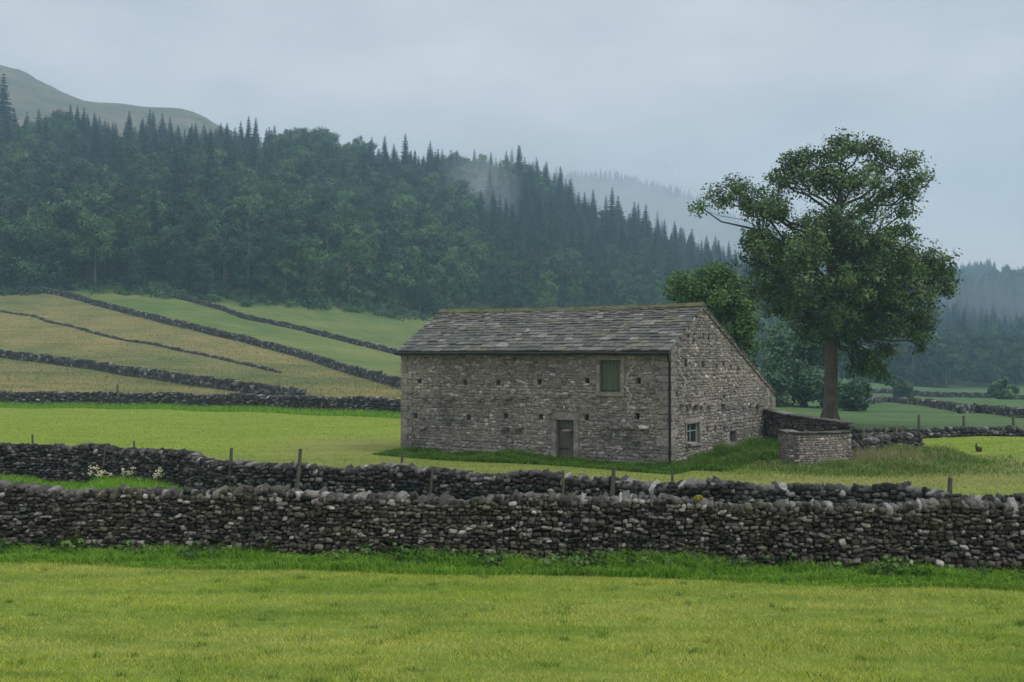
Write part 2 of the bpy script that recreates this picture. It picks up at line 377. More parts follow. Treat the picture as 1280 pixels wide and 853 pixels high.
def frames(t, nrm, tilt=.1):
    """rotation matrices whose columns are tangent, normal, up, shaken by a small random tilt"""
    n = len(t); up = np.zeros((n, 3)); up[:, 2] = 1
    R = np.stack([t, nrm, up], -1)
    a = rng.normal(0, tilt, n); c, s = np.cos(a), np.sin(a)
    T = np.zeros((n, 3, 3)); T[:, 0, 0] = c; T[:, 0, 2] = -s; T[:, 2, 0] = s; T[:, 2, 2] = c; T[:, 1, 1] = 1
    b = rng.normal(0, tilt, n); c, s = np.cos(b), np.sin(b)
    U = np.zeros((n, 3, 3)); U[:, 1, 1] = c; U[:, 1, 2] = -s; U[:, 2, 1] = s; U[:, 2, 2] = c; U[:, 0, 0] = 1
    return R @ T @ U

class Path:
    def __init__(s, pts, hs, soft=.4):
        s.soft = soft
        s.p = np.array([[p[0], p[1]] for p in pts], float); s.h = np.array(hs, float)
        d = np.linalg.norm(np.diff(s.p, axis=0), axis=1); s.s = np.concatenate([[0], np.cumsum(d)]); s.len = s.s[-1]
    def xy(s, t): return np.stack([np.interp(t, s.s, s.p[:, 0]), np.interp(t, s.s, s.p[:, 1])], -1)
    def H(s, t): return np.interp(t, s.s, s.h)
    def tan(s, t):
        d = s.xy(np.clip(np.asarray(t) + s.soft, 0, s.len)) - s.xy(np.clip(np.asarray(t) - s.soft, 0, s.len))
        return d / (np.linalg.norm(d, axis=-1, keepdims=True) + 1e-9)
def smooth_pts(pts, n=60):
    """Catmull-Rom through the given points"""
    p = np.asarray(pts, float); p = np.concatenate([[2 * p[0] - p[1]], p, [2 * p[-1] - p[-2]]]); out = []
    m_ = len(p) - 3
    for t in np.linspace(0, m_ - 1e-6, n):
        k = int(t); u = t - k; a, b, c_, d = p[k:k + 4]
        out.append(.5 * ((2 * b) + (c_ - a) * u + (2 * a - 5 * b + 4 * c_ - d) * u ** 2 + (3 * b - a - 3 * c_ + d) * u ** 3))
    return np.array(out)

def drystone(name, path, mats, thick=.5, sl=(.12, .34), ch=(.07, .15), cap=(.22, .30), detail=2, cap_detail=3, both=True, rnd=.55,
             base=0., jit=.12, parent=None, capw=(.1, .22), wob=.05, mb=None, miss=.0, batter=.12):
    """a dry-stone wall: two faces of courses of single stones, a dark filling between them and upright cap stones"""
    mb = mb or MB()
    ns = max(3, int(path.len / 1.0)); st = np.linspace(0, path.len, ns); pc = path.xy(st); tg = path.tan(st)
    nm = np.stack([tg[:, 1], -tg[:, 0]], -1); zb = ground(pc[:, 0], pc[:, 1]); hh = path.H(st) - cap[0] * .75
    # filling
    prof = []
    for sgn, lv in ((1, 0), (1, 1), (-1, 1), (-1, 0)):
        w = thick / 2 * (1 if lv == 0 else 1 - batter * 2) - .12
        z = zb - .25 if lv == 0 else zb + np.maximum(hh, .05) - .03
        prof.append(np.stack([pc[:, 0] + sgn * nm[:, 0] * w, pc[:, 1] + sgn * nm[:, 1] * w, z], -1))
    V = np.concatenate(prof); f = []
    for a, b in ((0, 1), (1, 2), (2, 3)):
        for k in range(ns - 1): f.append((a * ns + k, a * ns + k + 1, b * ns + k + 1, b * ns + k))
    f.append((0, ns, 2 * ns, 3 * ns)); f.append((ns - 1, 4 * ns - 1, 3 * ns - 1, 2 * ns - 1))
    mb.add(V, f, 1)
    Hmax = path.h.max() - cap[0] * .75
    for sgn in ((1, -1) if both else (1,)):
        z = -.08; Cn, Hf, T_, Nn = [], [], [], []
        while z < Hmax:
            dz = random.uniform(*ch); s = random.uniform(-.2, 0)
            while s < path.len:
                ln = random.uniform(*sl) * (1.25 if random.random() < .12 else 1)
                hgt = dz * random.uniform(.8, 1.18); sc = s + ln / 2; zc = z + dz / 2 + random.gauss(0, dz * .16)
                s += ln
                if sc > path.len or sc < 0: continue
                if zc > float(path.H(sc)) - cap[0] * .6 or random.random() < miss: continue
                Cn.append((sc, zc, random.gauss(0, .018))); Hf.append((ln * .5 * random.uniform(.84, 1.0), random.uniform(.08, .13), hgt * .5 * .98))
            z += dz
        Cn = np.array(Cn).reshape(-1, 3); Hf = np.array(Hf).reshape(-1, 3)
        if not len(Cn): continue
        p = path.xy(Cn[:, 0]); t = path.tan(Cn[:, 0]); n2 = np.stack([t[:, 1], -t[:, 0]], -1) * sgn
        frac = np.clip(Cn[:, 1] / Hmax, 0, 1); w = thick / 2 * (1 - batter * 2 * frac) - .06 + Cn[:, 2] * 1.5 + wob * np.sin(Cn[:, 0] * .8 + Cn[:, 1] * 2) * .5
        zg = ground(p[:, 0], p[:, 1])
        cen = np.stack([p[:, 0] + n2[:, 0] * w, p[:, 1] + n2[:, 1] * w, zg + Cn[:, 1]], -1)
        t3 = np.concatenate([t, np.zeros((len(t), 1))], 1); n3 = np.concatenate([n2, np.zeros((len(t), 1))], 1)
        stones(mb, cen, Hf, frames(t3, n3, .16), detail if sgn > 0 else min(detail, 2), rnd, jit, 0, detail > 1)
    # cap stones, set on edge
    s = 0; Cn, Hf = [], []
    while s < path.len:
        w_ = random.uniform(*capw) * (1.5 if random.random() < .15 else 1); hgt = random.uniform(*cap) * random.uniform(.8, 1.15)
        if float(path.H(s + w_ / 2)) > .25: Cn.append((s + w_ / 2, float(path.H(s + w_ / 2)) - hgt * .55)); Hf.append((w_ * .52, thick * random.uniform(.32, .46), hgt * .5))
        s += w_ * .93
    if Cn:
        Cn = np.array(Cn); Hf = np.array(Hf); p = path.xy(Cn[:, 0]); t = path.tan(Cn[:, 0]); n2 = np.stack([t[:, 1], -t[:, 0]], -1)
        zg = ground(p[:, 0], p[:, 1]); off = rng.normal(0, .03, len(p))
        cen = np.stack([p[:, 0] + n2[:, 0] * off, p[:, 1] + n2[:, 1] * off, zg + Cn[:, 1] + rng.normal(0, .012, len(p))], -1)
        t3 = np.concatenate([t, np.zeros((len(t), 1))], 1); n3 = np.concatenate([n2, np.zeros((len(t), 1))], 1)
        stones(mb, cen, Hf, frames(t3, n3, .2), cap_detail, rnd, jit * .9, 2, cap_detail > 1)
    return mb.build(name, mats, parent)
STN = [M['field_stone'], M['wall_core'], M['cap_stone']]
DRK = [M['dark_stone'], M['wall_core'], M['dark_stone']]
FAR = [M['far_stone'], M['wall_core'], M['far_stone']]

# nearest wall across the whole field
fw = smooth_pts([(-19, 25.35), (-13, 24.45), (-8.5, 23.85), (-4, 23.2), (0, 22.6), (4, 22.05), (9, 21.35), (15, 20.5)], 80)
fpath = Path(fw, np.interp(fw[:, 0], [-10, 10], [1.38, 1.32]) + .05 * np.sin(fw[:, 0] * .9) + .04 * np.sin(fw[:, 0] * 2.3 + 1))
root = empty('dry_stone_wall', (0, 22.6, 0))
def reparent(o, r):
    o.parent = r; o.matrix_parent_inverse = Matrix.Translation(-Vector(r.location)); return o
tag(root, 'long grey dry-stone wall nearest the camera with lichened rounded cap stones and lush grass at its foot', 'wall')
o = drystone('wall_face', fpath, STN, .62, (.055, .2), (.045, .105), (.14, .20), 3, 3, True, .5, jit=.14, capw=(.07, .2)); reparent(o, root)
# a big flat lintel-like slab low in the wall and its neighbours are ordinary stones; the moss cushion on the cap is a part
def blob(name, c, r, m, parent, n=16):
    b = MB(); k = rng.normal(0, .5, (n, 3)) * r; stones(b, np.array(c) + k, np.tile(np.array(r) * .55, (n, 1)), np.tile(np.eye(3), (n, 1, 1)), 3, .9, .08)
    return reparent(b.build(name, m), parent)
p_ = fpath.xy(np.interp(3.62, fw[:, 0], fpath.s)); blob('moss_cushion', (p_[0] - .0, p_[1] - .22, 1.42), (.075, .06, .07), M['moss'], root)

# second wall: runs obliquely behind the first
tops = [(-90, 554), (-30, 554), (60, 554), (130, 556), (210, 563), (290, 576), (360, 580), (430, 580), (500, 582), (570, 587), (640, 590), (720, 594), (800, 599), (880, 604), (960, 604), (1040, 605), (1120, 610), (1200, 616), (1290, 619), (1400, 624)]
pts = []
for px, py in tops:
    Y = (EYE - 1.28) * FOC / (py - HZ); pts.append(((px - 640) / FOC * Y, Y))
sw = smooth_pts(pts, 110); spath = Path(sw, 1.27 + .05 * np.sin(sw[:, 0] * 1.7) + .04 * np.sin(sw[:, 0] * 3.1))
o = drystone('dry_stone_wall', spath, DRK, .55, (.08, .24), (.06, .13), (.14, .25), 2, 3, True, .6, jit=.15, capw=(.08, .22))
tag(o, 'dark rough dry-stone wall running obliquely just behind the nearest wall, with posts leaning on it', 'wall')
# meadow wall at the foot of the hill
mw = smooth_pts([((px - 640) / FOC * Y, Y) for px, Y in [(-260, 116), (-90, 101), (0, 93.5), (180, 91), (300, 87), (400, 83), (505, 78), (620, 73.5)]], 90)
mpath = Path(mw, 1.22 + .06 * np.sin(mw[:, 0] * 1.1))
o = drystone('dry_stone_wall', mpath, FAR, .6, (.12, .36), (.09, .18), (.18, .28), 2, 2, False, .55, jit=.16, capw=(.1, .26))
tag(o, 'grey dry-stone wall at the back edge of the bright meadow left of the barn', 'wall')
# walls climbing the hill pasture, and the walls of the valley fields on the right
def hill_wall(pxs, label, h=1.1, thick=.6, near=True, n=60, **kw):
    pts = smooth_pts([seen(x, y)[:2] for x, y in pxs], n)
    p = Path(pts, np.full(len(pts), h) + .08 * np.sin(np.arange(len(pts)) * 1.7))
    a = dict(sl=(.3, .7), ch=(.2, .34), cap=(.22, .36), detail=1, cap_detail=1, both=False, jit=.18, capw=(.25, .5)); a.update(kw)
    o = drystone('dry_stone_wall', p, FAR, thick, **a)
    tag(o, label, 'wall'); return o, p
_, pathA = hill_wall([(20, 362), (75, 370), (140, 387), (200, 403), (265, 419), (330, 435), (400, 455), (450, 471), (500, 485), (520, 492)], 'long grey wall running diagonally down the hill between the tan and green pasture', 1.1)
hill_wall([(-60, 440), (0, 447), (50, 453), (100, 460), (160, 470), (220, 479), (280, 487), (345, 497), (380, 502)], 'grey wall curving down the lower tan pasture to meet the meadow wall', 1.05)
hill_wall([(0, 390), (40, 396), (60, 403), (100, 412), (140, 423), (190, 431), (240, 442), (300, 455), (350, 467)], 'thin tumbled line of stones crossing the middle of the tan pasture', .32, .5, miss=.45)
hill_wall([(200, 368), (255, 382), (290, 393), (310, 400), (350, 408), (400, 420), (440, 430), (470, 437), (505, 446)], 'grey wall along the upper edge of the green pasture below the wood', .95)
hill_wall([(1080, 505), (1110, 503), (1150, 507), (1190, 513), (1212, 516)], 'short low wall in the valley fields just right of the big tree', .75)
hill_wall([(1198, 517), (1225, 516), (1260, 520), (1300, 524), (1340, 527)], 'low wall in the valley field at the right edge, in front of the round bush', .75)
hill_wall([(1060, 491), (1120, 492), (1160, 496), (1210, 497), (1260, 499), (1330, 500)], 'long dark wall below the wood across the far valley fields', .95)
# field wall on the right, half sunk behind the brow, with its wire fence
rp = smooth_pts([((px - 640) / FOC * Y, Y) for px, Y in [(1010, 57), (1080, 57.5), (1180, 58), (1290, 58.8), (1400, 59.5)]], 40)
rpath = Path(rp, np.full(40, .50) + .05 * np.sin(np.arange(40)))
o = drystone('dry_stone_wall', rpath, DRK, .55, (.18, .42), (.1, .2), (.18, .28), 2, 2, False, .5, jit=.14)
tag(o, 'low dark field wall topped by a wire fence on the right, beyond the bright meadow', 'wall')
# curved ruinous walls to the right of the pen
c1 = smooth_pts([(13.25, 44.6), (14.2, 45.0), (15.4, 45.6), (16.4, 46.4), (17.0, 47.2), (17.2, 48.4)], 24)
o = drystone('dry_stone_wall', Path(c1, np.interp(np.linspace(0, 1, 24), [0, .3, .75, 1], [.5, .68, .98, .92])), DRK, .62, (.12, .34), (.08, .17), (.2, .3), 2, 3, True, .5, jit=.16)
tag(o, 'short curving tumbled dry-stone wall end rising to the right of the square stone pen', 'wall')
c2 = smooth_pts([(13.6, 50.6), (14.8, 51.0), (16.2, 51.0), (17.4, 50.2)], 20)
o = drystone('dry_stone_wall', Path(c2, np.full(20, .7)), DRK, .55, (.14, .36), (.09, .18), (.18, .28), 2, 2, True, .5, jit=.16)
tag(o, 'low broken stone wall behind the curving wall end, next to thin pale posts', 'wall')

# ------------------------------------------------------------------ the barn
BX, BY = 5.9, 41.7; BA = math.atan2(-.549, .836)
e1 = np.array([math.cos(BA), math.sin(BA)]); e2 = np.array([-math.sin(BA), math.cos(BA)])   # along the front (to the right), into depth
LEN, DEP, RID = 12.75, 10.9, 2.88; ZE, ZR, ZB = 4.48, 6.14, 2.5
def ray_plane(px, py, a, axis):
    """hit of a sight line with a barn wall: axis 1 = front (y=a), axis 0 = gable (x=a); returns (along, z)"""
    d = np.array([(px - 640) / FOC, 1.0]); o = np.array([-BX, -BY])
    dl = np.array([d @ e1, d @ e2]); ol = np.array([o @ e1, o @ e2])
    t = (a - ol[axis]) / dl[axis]; return (ol + t * dl)[1 - axis], EYE + (HZ - py) / FOC * t
barn = empty('stone_barn', (BX, BY, 0), BA)
tag(barn, 'old grey stone field barn with a mossy stone slate roof and long catslide rear slope', 'barn')
front = lambda px, py: ray_plane(px, py, 0., 1)
gab = lambda px, py: ray_plane(px, py, 0., 0)
def rect(fn, x0, y0, x1, y1):
    a, z1 = fn(x0, (y0)); b, _ = fn(x1, y0); _, z0 = fn((x0 + x1) / 2, y1); _, z1 = fn((x0 + x1) / 2, y0); return [min(a, b), max(a, b), z0, z1]
door_r = rect(front, 695.5, 525, 717.5, 579); door_r[2] = 0.0
hatch_r = rect(front, 750, 450.5, 776, 490.5)
win_r = rect(gab, 857.5, 529, 873.5, 555)
slit_r = rect(gab, 912, 538, 919.5, 553)
fh, gh = [], []
for cx, cy in ((158, 415), (360, 420), (508, 420), (690, 417), (903, 414), (1130, 413), (140, 567), (376, 575), (541, 570), (697, 572), (900, 575), (1125, 570)):
    x, z = front(480 + cx / 3.553, 360 + cy / 3.553); fh.append([x - .1, x + .1, z - .115, z + .115])
for cx, cy, w in ((357, 212, .09), (378, 237, .09), (424, 215, .1), (446, 222, .1), (345, 335, .13), (420, 342, .14), (512, 338, .12), (483, 350, .09), (545, 352, .1), (577, 357, .09), (305, 473, .08), (440, 627, .09), (475, 628, .09), (515, 625, .1), (430, 470, .07), (515, 482, .08)):
    y, z = gab(760 + cx / 3.553, 360 + cy / 3.553); gh.append([y - w, y + w, z - w * 1.1, z + w * 1.1])
roofz = lambda y: np.where(np.asarray(y) < RID, ZE + (ZR - ZE) * np.asarray(y) / RID, ZR + (ZB - ZR) * (np.asarray(y) - RID) / (DEP - RID))

def core_wall(mb, length0, length1, top, openings, to3, depth=.34, mi=0):
    xs = sorted({length0, length1, *[v for o in openings for v in o[:2]], *np.linspace(length0, length1, 26), *( [RID] if length0 < RID < length1 else [])})
    zs = sorted({-.3, 9., *[v for o in openings for v in o[2:]], *np.linspace(.4, 6.4, 13)})
    for a, b in zip(xs[:-1], xs[1:]):
        ta, tb_ = float(top(a)), float(top(b))
        for c, d in zip(zs[:-1], zs[1:]):
            if c >= max(ta, tb_) or b - a < 1e-5: continue
            cx, cz = (a + b) / 2, (c + d) / 2
            if any(o[0] < cx < o[1] and o[2] < cz < o[3] for o in openings): continue
            mb.add([to3(a, 0, min(c, ta)), to3(b, 0, min(c, tb_)), to3(b, 0, min(d, tb_)), to3(a, 0, min(d, ta))], [(0, 1, 2, 3)], mi)
    for o in openings:   # reveals
        a, b, c, d = o; dp = depth
        P_ = [to3(a, 0, c), to3(b, 0, c), to3(b, 0, d), to3(a, 0, d), to3(a, dp, c), to3(b, dp, c), to3(b, dp, d), to3(a, dp, d)]
        mb.add(P_, [(0, 4, 5, 1), (1, 5, 6, 2), (2, 6, 7, 3), (3, 7, 4, 0), (4, 7, 6, 5)], mi)
def rubble(mb, length0, length1, top, openings, to3, tvec, nvec, ch=(.06, .165), sl=(.08, .32), mi=0, quoin=None, z0=-.15):
    Cn, Hf = [], []; z = z0; zmax = 6.4
    while z < zmax:
        dz = random.uniform(*ch); zc = z + dz / 2
        iv = [(length0, length1)]
        for o in openings:
            if o[2] - .02 < zc < o[3] + .02:
                nv = []
                for a, b in iv:
                    if o[1] <= a or o[0] >= b: nv.append((a, b))
                    else:
                        if o[0] > a: nv.append((a, o[0]))
                        if o[1] < b: nv.append((o[1], b))
                iv = nv
        for a, b in iv:
            s = a
            while s < b - .03:
                ln = min(random.uniform(*sl) * (random.uniform(1.2, 1.6) if random.random() < .1 else 1), b - s)
                if b - s - ln < .07: ln = b - s
                sc = s + ln / 2; s += ln
                if zc + dz * .45 > float(min(top(sc - ln * .4), top(sc + ln * .4))): continue
                Cn.append((sc, random.gauss(0, .006), zc + random.gauss(0, .012))); Hf.append((ln / 2 - random.uniform(.002, .01), random.uniform(.008, .028), dz / 2 * random.uniform(.84, 1.08)))
        z += dz
    Cn = np.array(Cn); Hf = np.array(Hf)
    cen = np.array([to3(a, d - .0, c) for a, d, c in Cn]); n = len(cen)
    stones(mb, cen, Hf, frames(np.tile(tvec, (n, 1)), np.tile(nvec, (n, 1)), .13), 2, .5, .16, mi, True)
toF = lambda a, d, z: (a, d, z)                 # front wall: along local x, depth local +y
toG = lambda a, d, z: (-d, a, z)                # gable wall: along local y, depth local -x
ftop = lambda x: np.full_like(np.asarray(x, float), ZE)
BST = [M['mortar'], M['barn_stone'], M['dressed_stone']]
fo = [door_r, hatch_r] + fh
go = [win_r, slit_r] + gh
hb = [-.0, -.0]
def grow(o, a, b=0, t=0): return [o[0] - a, o[1] + a, o[2] - b, o[3] + t]
wf = MB()
core_wall(wf, -LEN, 0, ftop, fo, toF)
rubble(wf, -LEN + .02, -.02, ftop, fh + [grow(door_r, .24, 0, .26), grow(hatch_r, .19, .17, .24)], toF, (1, 0, 0), (0, -1, 0), mi=1)
# projecting through-stones in rows
def throughs(mb, lst, fn, to3, t, n):
    c = []
    for cx, cy, sx, sy, ox, oy in lst:
        a, z = fn(ox + cx / sx, oy + cy / sx); c.append(to3(a, -.10, z))
    c = np.array(c); k = len(c)
    stones(mb, c, np.stack([rng.uniform(.1, .2, k), np.full(k, .17), rng.uniform(.04, .065, k)], 1), frames(np.tile(t, (k, 1)), np.tile(n, (k, 1)), .06), 2, .2, .08, 1, False)
throughs(wf, [(x, y, 3.553, 0, 480, 360) for x, y in ((185, 488), (300, 490), (430, 489), (490, 489), (550, 487), (625, 486), (780, 482), (385, 342), (570, 312), (660, 333), (1030, 618), (1095, 616), (1160, 618), (540, 620), (600, 620), (180, 620), (1075, 652), (1120, 680), (740, 548), (935, 480), (1000, 608), (820, 632))], front, toF, (1, 0, 0), (0, -1, 0))
def lime(mb, pl, fn, ox, oy, sc, to3, t, n):
    c = []
    for (xa, ya), (xb, yb) in zip(pl[:-1], pl[1:]):
        k = max(2, int(math.hypot(xb - xa, yb - ya) / 9))
        for u in np.linspace(0, 1, k, endpoint=False):
            a, z = fn(ox + (xa + (xb - xa) * u + random.gauss(0, 3)) / sc, oy + (ya + (yb - ya) * u) / sc); c.append(to3(a, -.02, z))
    c = np.array(c); k = len(c); stones(mb, c, np.stack([rng.uniform(.02, .055, k), np.full(k, .02), rng.uniform(.02, .06, k)], 1), frames(np.tile(t, (k, 1)), np.tile(n, (k, 1)), .5), 2, .7, .15, 3)
M['lime'] = stone_mat('pale lime pointing', [(0, G(.36, .06)), (1, G(.5, .06))], .3, (.2, .18, .1), .2, tex=14)
BST.append(M['lime'])
lime(wf, [(590, 60), (603, 140), (560, 210), (545, 290), (585, 345), (565, 400), (562, 470)], front, 680, 430, 5.33, toF, (1, 0, 0), (0, -1, 0))
lime(wf, [(420, 690), (520, 700), (440, 745)], front, 680, 430, 5.33, toF, (1, 0, 0), (0, -1, 0))
wf.build('front_wall', BST, barn)
wg = MB()
core_wall(wg, 0, DEP, roofz, go, toG)
rubble(wg, .02, DEP - .02, lambda y: roofz(y) - .01, gh + [slit_r, grow(win_r, .14, .08, .2)], toG, (0, 1, 0), (1, 0, 0), mi=1)
throughs(wg, [(x, y, 3.553, 0, 760, 360) for x, y in ((322, 517), (350, 518), (385, 517), (412, 517), (445, 518), (510, 515), (600, 520), (630, 515), (660, 520), (350, 690))], gab, toG, (0, 1, 0), (1, 0, 0))
# verge stones under the slates along the gable slopes
for y0, y1 in ((0, RID), (RID, DEP)):
    k = int((y1 - y0) / .34); yy = np.linspace(y0, y1, k, endpoint=False) + .17; sl_ = math.atan2(float(roofz(y1) - roofz(y0)), y1 - y0)
    R = np.tile(np.array([[0, 1, 0], [math.cos(sl_), 0, -math.sin(sl_)], [math.sin(sl_), 0, math.cos(sl_)]]), (k, 1, 1))
    stones(wg, np.stack([np.full(k, -.02), yy, roofz(yy) - .03], 1), np.stack([np.full(k, .165), np.full(k, .1), np.full(k, .04)], 1), R, 2, .2, .08, 1)
lime(wg, [(893, 40), (905, 130), (900, 190), (942, 245), (930, 300), (922, 370), (905, 440)], gab, 680, 430, 5.33, toG, (0, 1, 0), (1, 0, 0))
wg.build('gable_wall', BST, barn)
wb = MB()   # hidden far gable and rear wall
for x0 in (-LEN,):
    wb.add([(x0, 0, -.3), (x0, DEP, -.3), (x0, DEP, ZB), (x0, RID, ZR), (x0, 0, ZE)], [(0, 4, 3, 2, 1)], 0)
wb.add([(0, DEP, -.3), (-LEN, DEP, -.3), (-LEN, DEP, ZB), (0, DEP, ZB)], [(0, 1, 2, 3)], 0)
rubble(wb, 0.02, DEP - .02, lambda y: roofz(y) - .01, [], lambda a, d, z: (-LEN + d - .0, a, z), (0, 1, 0), (-1, 0, 0), ch=(.14, .22), sl=(.2, .5), mi=1)
wb.build('rear_wall', BST, barn)
def dressed(mb, bx, mi=0):
    """a squared block, slightly uneven"""
    lo, hi = np.array(bx[0]), np.array(bx[1])
    stones(mb, [(lo + hi) / 2], [(hi - lo) / 2], np.eye(3)[None], 3, .07, .012, mi, False)
qb, ql, qr = MB(), MB(), MB()
z = -.1; k = 0
while z < ZE - .1:
    h = random.uniform(.22, .34); h = min(h, ZE - z); la, lb = (.55, .3) if k % 2 else (.3, .5)
    dressed(qb, ((-la * random.uniform(.9, 1.1), -.06, z + .008), (.055, lb * random.uniform(.9, 1.1), z + h - .008)))
    dressed(ql, ((-LEN - .06, -.06, z + .008), (-LEN + la, lb, z + h - .008))); z += h; k += 1
z = -.1
while z < ZB - .3:
    h = random.uniform(.2, .3); la = random.uniform(.3, .55); dressed(qr, ((-.3, DEP - la, z + .008), (.055, DEP + .06, z + h - .008))); z += h
for b_ in (qb, ql, qr): b_.build('quoins', M['dressed_stone'], barn)
# doorway
d0, d1, dz0, dz1 = door_r
def surround(name, r, to3, lint=.24, jw=.22, sill=None, parent=barn):
    mb = MB(); a, b, c, d = r
    def bx(a0, a1, z0, z1, pr=.055):
        p, q = to3(a0, -pr, z0), to3(a1, .2, z1); lo = np.minimum(p, q); hi = np.maximum(p, q); dressed(mb, (lo, hi))
    z = c if not sill else c
    while z < d - .01:
        h = min(random.uniform(.3, .55), d - z)
        if d - z - h < .15: h = d - z
        bx(a - jw * random.uniform(.85, 1.05), a - .001, z + .004, z + h - .004, .05); bx(b + .001, b + jw * random.uniform(.85, 1.05), z + .004, z + h - .004, .05); z += h
    bx(a - jw - .06, b + jw + .06, d + .003, d + lint, .06)
    if sill: bx(a - jw, b + jw, c - sill, c - .003, .1)
    return mb.build(name, M['dressed_stone'], parent)
surround('door_surround', door_r, toF)
surround('hatch_surround', hatch_r, toF, .22, .18, .15)
surround('window_surround', win_r, toG, .18, .13, .08)
def boards(mb, r, y, n, t=.03):
    a, b, c, d = r; w = (b - a) / n
    for k in range(n):
        o_ = random.uniform(-.004, .004); mb.box((a + k * w + .005, y + o_, c + random.uniform(0, .03)), (a + (k + 1) * w - .005, y + t + o_, d - random.uniform(.005, .02)))
dm = MB(); boards(dm, (d0 + .03, d1 - .03, .04, dz1 - .03), .17, 6); dm.box((d0 + .05, .205, .45), (d1 - .05, .23, .57)); dm.box((d0 + .05, .205, 1.25), (d1 - .05, .23, 1.37))
door = dm.build('door', M['wood_grey'], barn)
fm = MB(); fm.box((d0, .15, 0), (d0 + .028, .24, dz1 - .002)); fm.box((d1 - .028, .15, 0), (d1, .24, dz1 - .002)); fm.box((d0 + .029, .15, dz1 - .029), (d1 - .029, .24, dz1 - .002)); fm.build('door_frame', M['wood_post'], door)
hg = MB()
for zz in (.5, 1.3): hg = MB(); hg.box((d0 + .035, .155, zz), (d0 + .5, .1695, zz + .045)); hg.tube([(d0 + .035, .158, zz - .01), (d0 + .035, .158, zz + .055)], .014, 6); hg.build('hinge', M['iron'], door)
hm = MB(); hm.tube([(d1 - .13, .15, .95), (d1 - .13, .135, .99), (d1 - .13, .135, 1.05), (d1 - .13, .15, 1.09)], .012, 6); hm.build('handle', M['iron'], door)
a, b, c, d = hatch_r
sm_ = MB(); boards(sm_, (a + .05, b - .05, c + .05, d - .05), .10, 5); sh = sm_.build('hatch_shutter', M['wood_green'], barn)
fm = MB(); fm.box((a, .08, c), (a + .048, .18, d)); fm.box((b - .048, .08, c), (b, .18, d)); fm.box((a + .049, .08, d - .048), (b - .049, .18, d)); fm.box((a + .049, .08, c), (b - .049, .18, c + .048)); fm.build('hatch_frame', M['wood_green'], sh)
a, b, c, d = win_r
gm = MB(); gm.add([(-.13, a, c), (-.13, b, c), (-.13, b, d), (-.13, a, d)], [(0, 1, 2, 3)]); pane = None
fm = MB(); fr = .045
fm.box((-.16, a, c), (-.09, a + fr, d)); fm.box((-.16, b - fr, c), (-.09, b, d)); fm.box((-.16, a + fr + .001, d - fr), (-.09, b - fr - .001, d)); fm.box((-.16, a + fr + .001, c), (-.09, b - fr - .001, c + fr))
mid = (a + b) / 2; fm.box((-.15, mid - .016, c + fr + .001), (-.1, mid + .016, d - fr - .001)); zm = c + (d - c) * .62; fm.box((-.147, a + fr + .001, zm - .014), (-.103, mid - .017, zm + .014)); fm.box((-.147, mid + .017, zm - .014), (-.103, b - fr - .001, zm + .014))
wfme = fm.build('window', M['window_paint'], barn); gm.build('pane', M['glass'], wfme)
# roof of stone slates in diminishing courses
def slates(mb, x0, x1, y0, z0, y1, z1, n, e_lo, e_hi, w_lo, w_hi):
    L_ = math.hypot(y1 - y0, z1 - z0); dy, dz = (y1 - y0) / L_, (z1 - z0) / L_
    ex = np.linspace(e_lo, e_hi, n); ex *= L_ / ex.sum(); s = 0
    Cn, Hf, Rr = [], [], []
    for k in range(n):
        w_ = w_lo + (w_hi - w_lo) * k / n; x = x0 + random.uniform(-.3, 0); ln = ex[k] * 1.55
        while x < x1:
            w = w_ * random.uniform(.6, 1.4); a_, b_ = max(x, x0 - random.uniform(0, .05)), min(x + w, x1 + random.uniform(0, .03)); x += w
            if b_ - a_ < .1: continue
            t = random.uniform(.04, .07); sc = s + ln / 2 - .02 + random.gauss(0, .012); tilt = .05 / ex[k] * .5 + random.gauss(0, .014)
            Cn.append(((a_ + b_) / 2, y0 + dy * sc - dz * (.035 + t / 2), z0 + dz * sc + dy * (.035 + t / 2)))
            Hf.append(((b_ - a_) / 2 - .006, ln / 2, t / 2))
            ct, st = math.cos(tilt), math.sin(tilt); u = (0, dy * ct + dz * st, dz * ct - dy * st)
            sgn = 1 if dy > 0 else -1
            Rr.append(np.array([[1, 0, 0], [0, u[1], -u[2]], [0, u[2], u[1]]]))
        s += ex[k]
    stones(mb, np.array(Cn), np.array(Hf), np.array(Rr), 2, .06, .035, 0, False)
rf = MB(); OV = .24
fz = lambda y: ZE + (ZR - ZE) * y / RID
# decking under the slates
rf.add([(-LEN - .1, -OV, fz(-OV) - .01), (.06, -OV, fz(-OV) - .01), (.06, RID, ZR - .01), (-LEN - .1, RID, ZR - .01)], [(0, 1, 2, 3)])
rsl = (ZB - ZR) / (DEP - RID); rf.add([(-LEN - .1, RID, ZR - .012), (.06, RID, ZR - .012), (.06, DEP + .25, ZB + .25 * rsl - .012), (-LEN - .1, DEP + .25, ZB + .25 * rsl - .012)], [(0, 1, 2, 3)])
slates(rf, -LEN - .1, .08, -OV, fz(-OV), RID, ZR, 17, .27, .14, .46, .28)
nb = MB(); slates(nb, -LEN - .16, .09, 0, 0, 1, 0, 1, 1, 1, 1, 1) if False else None
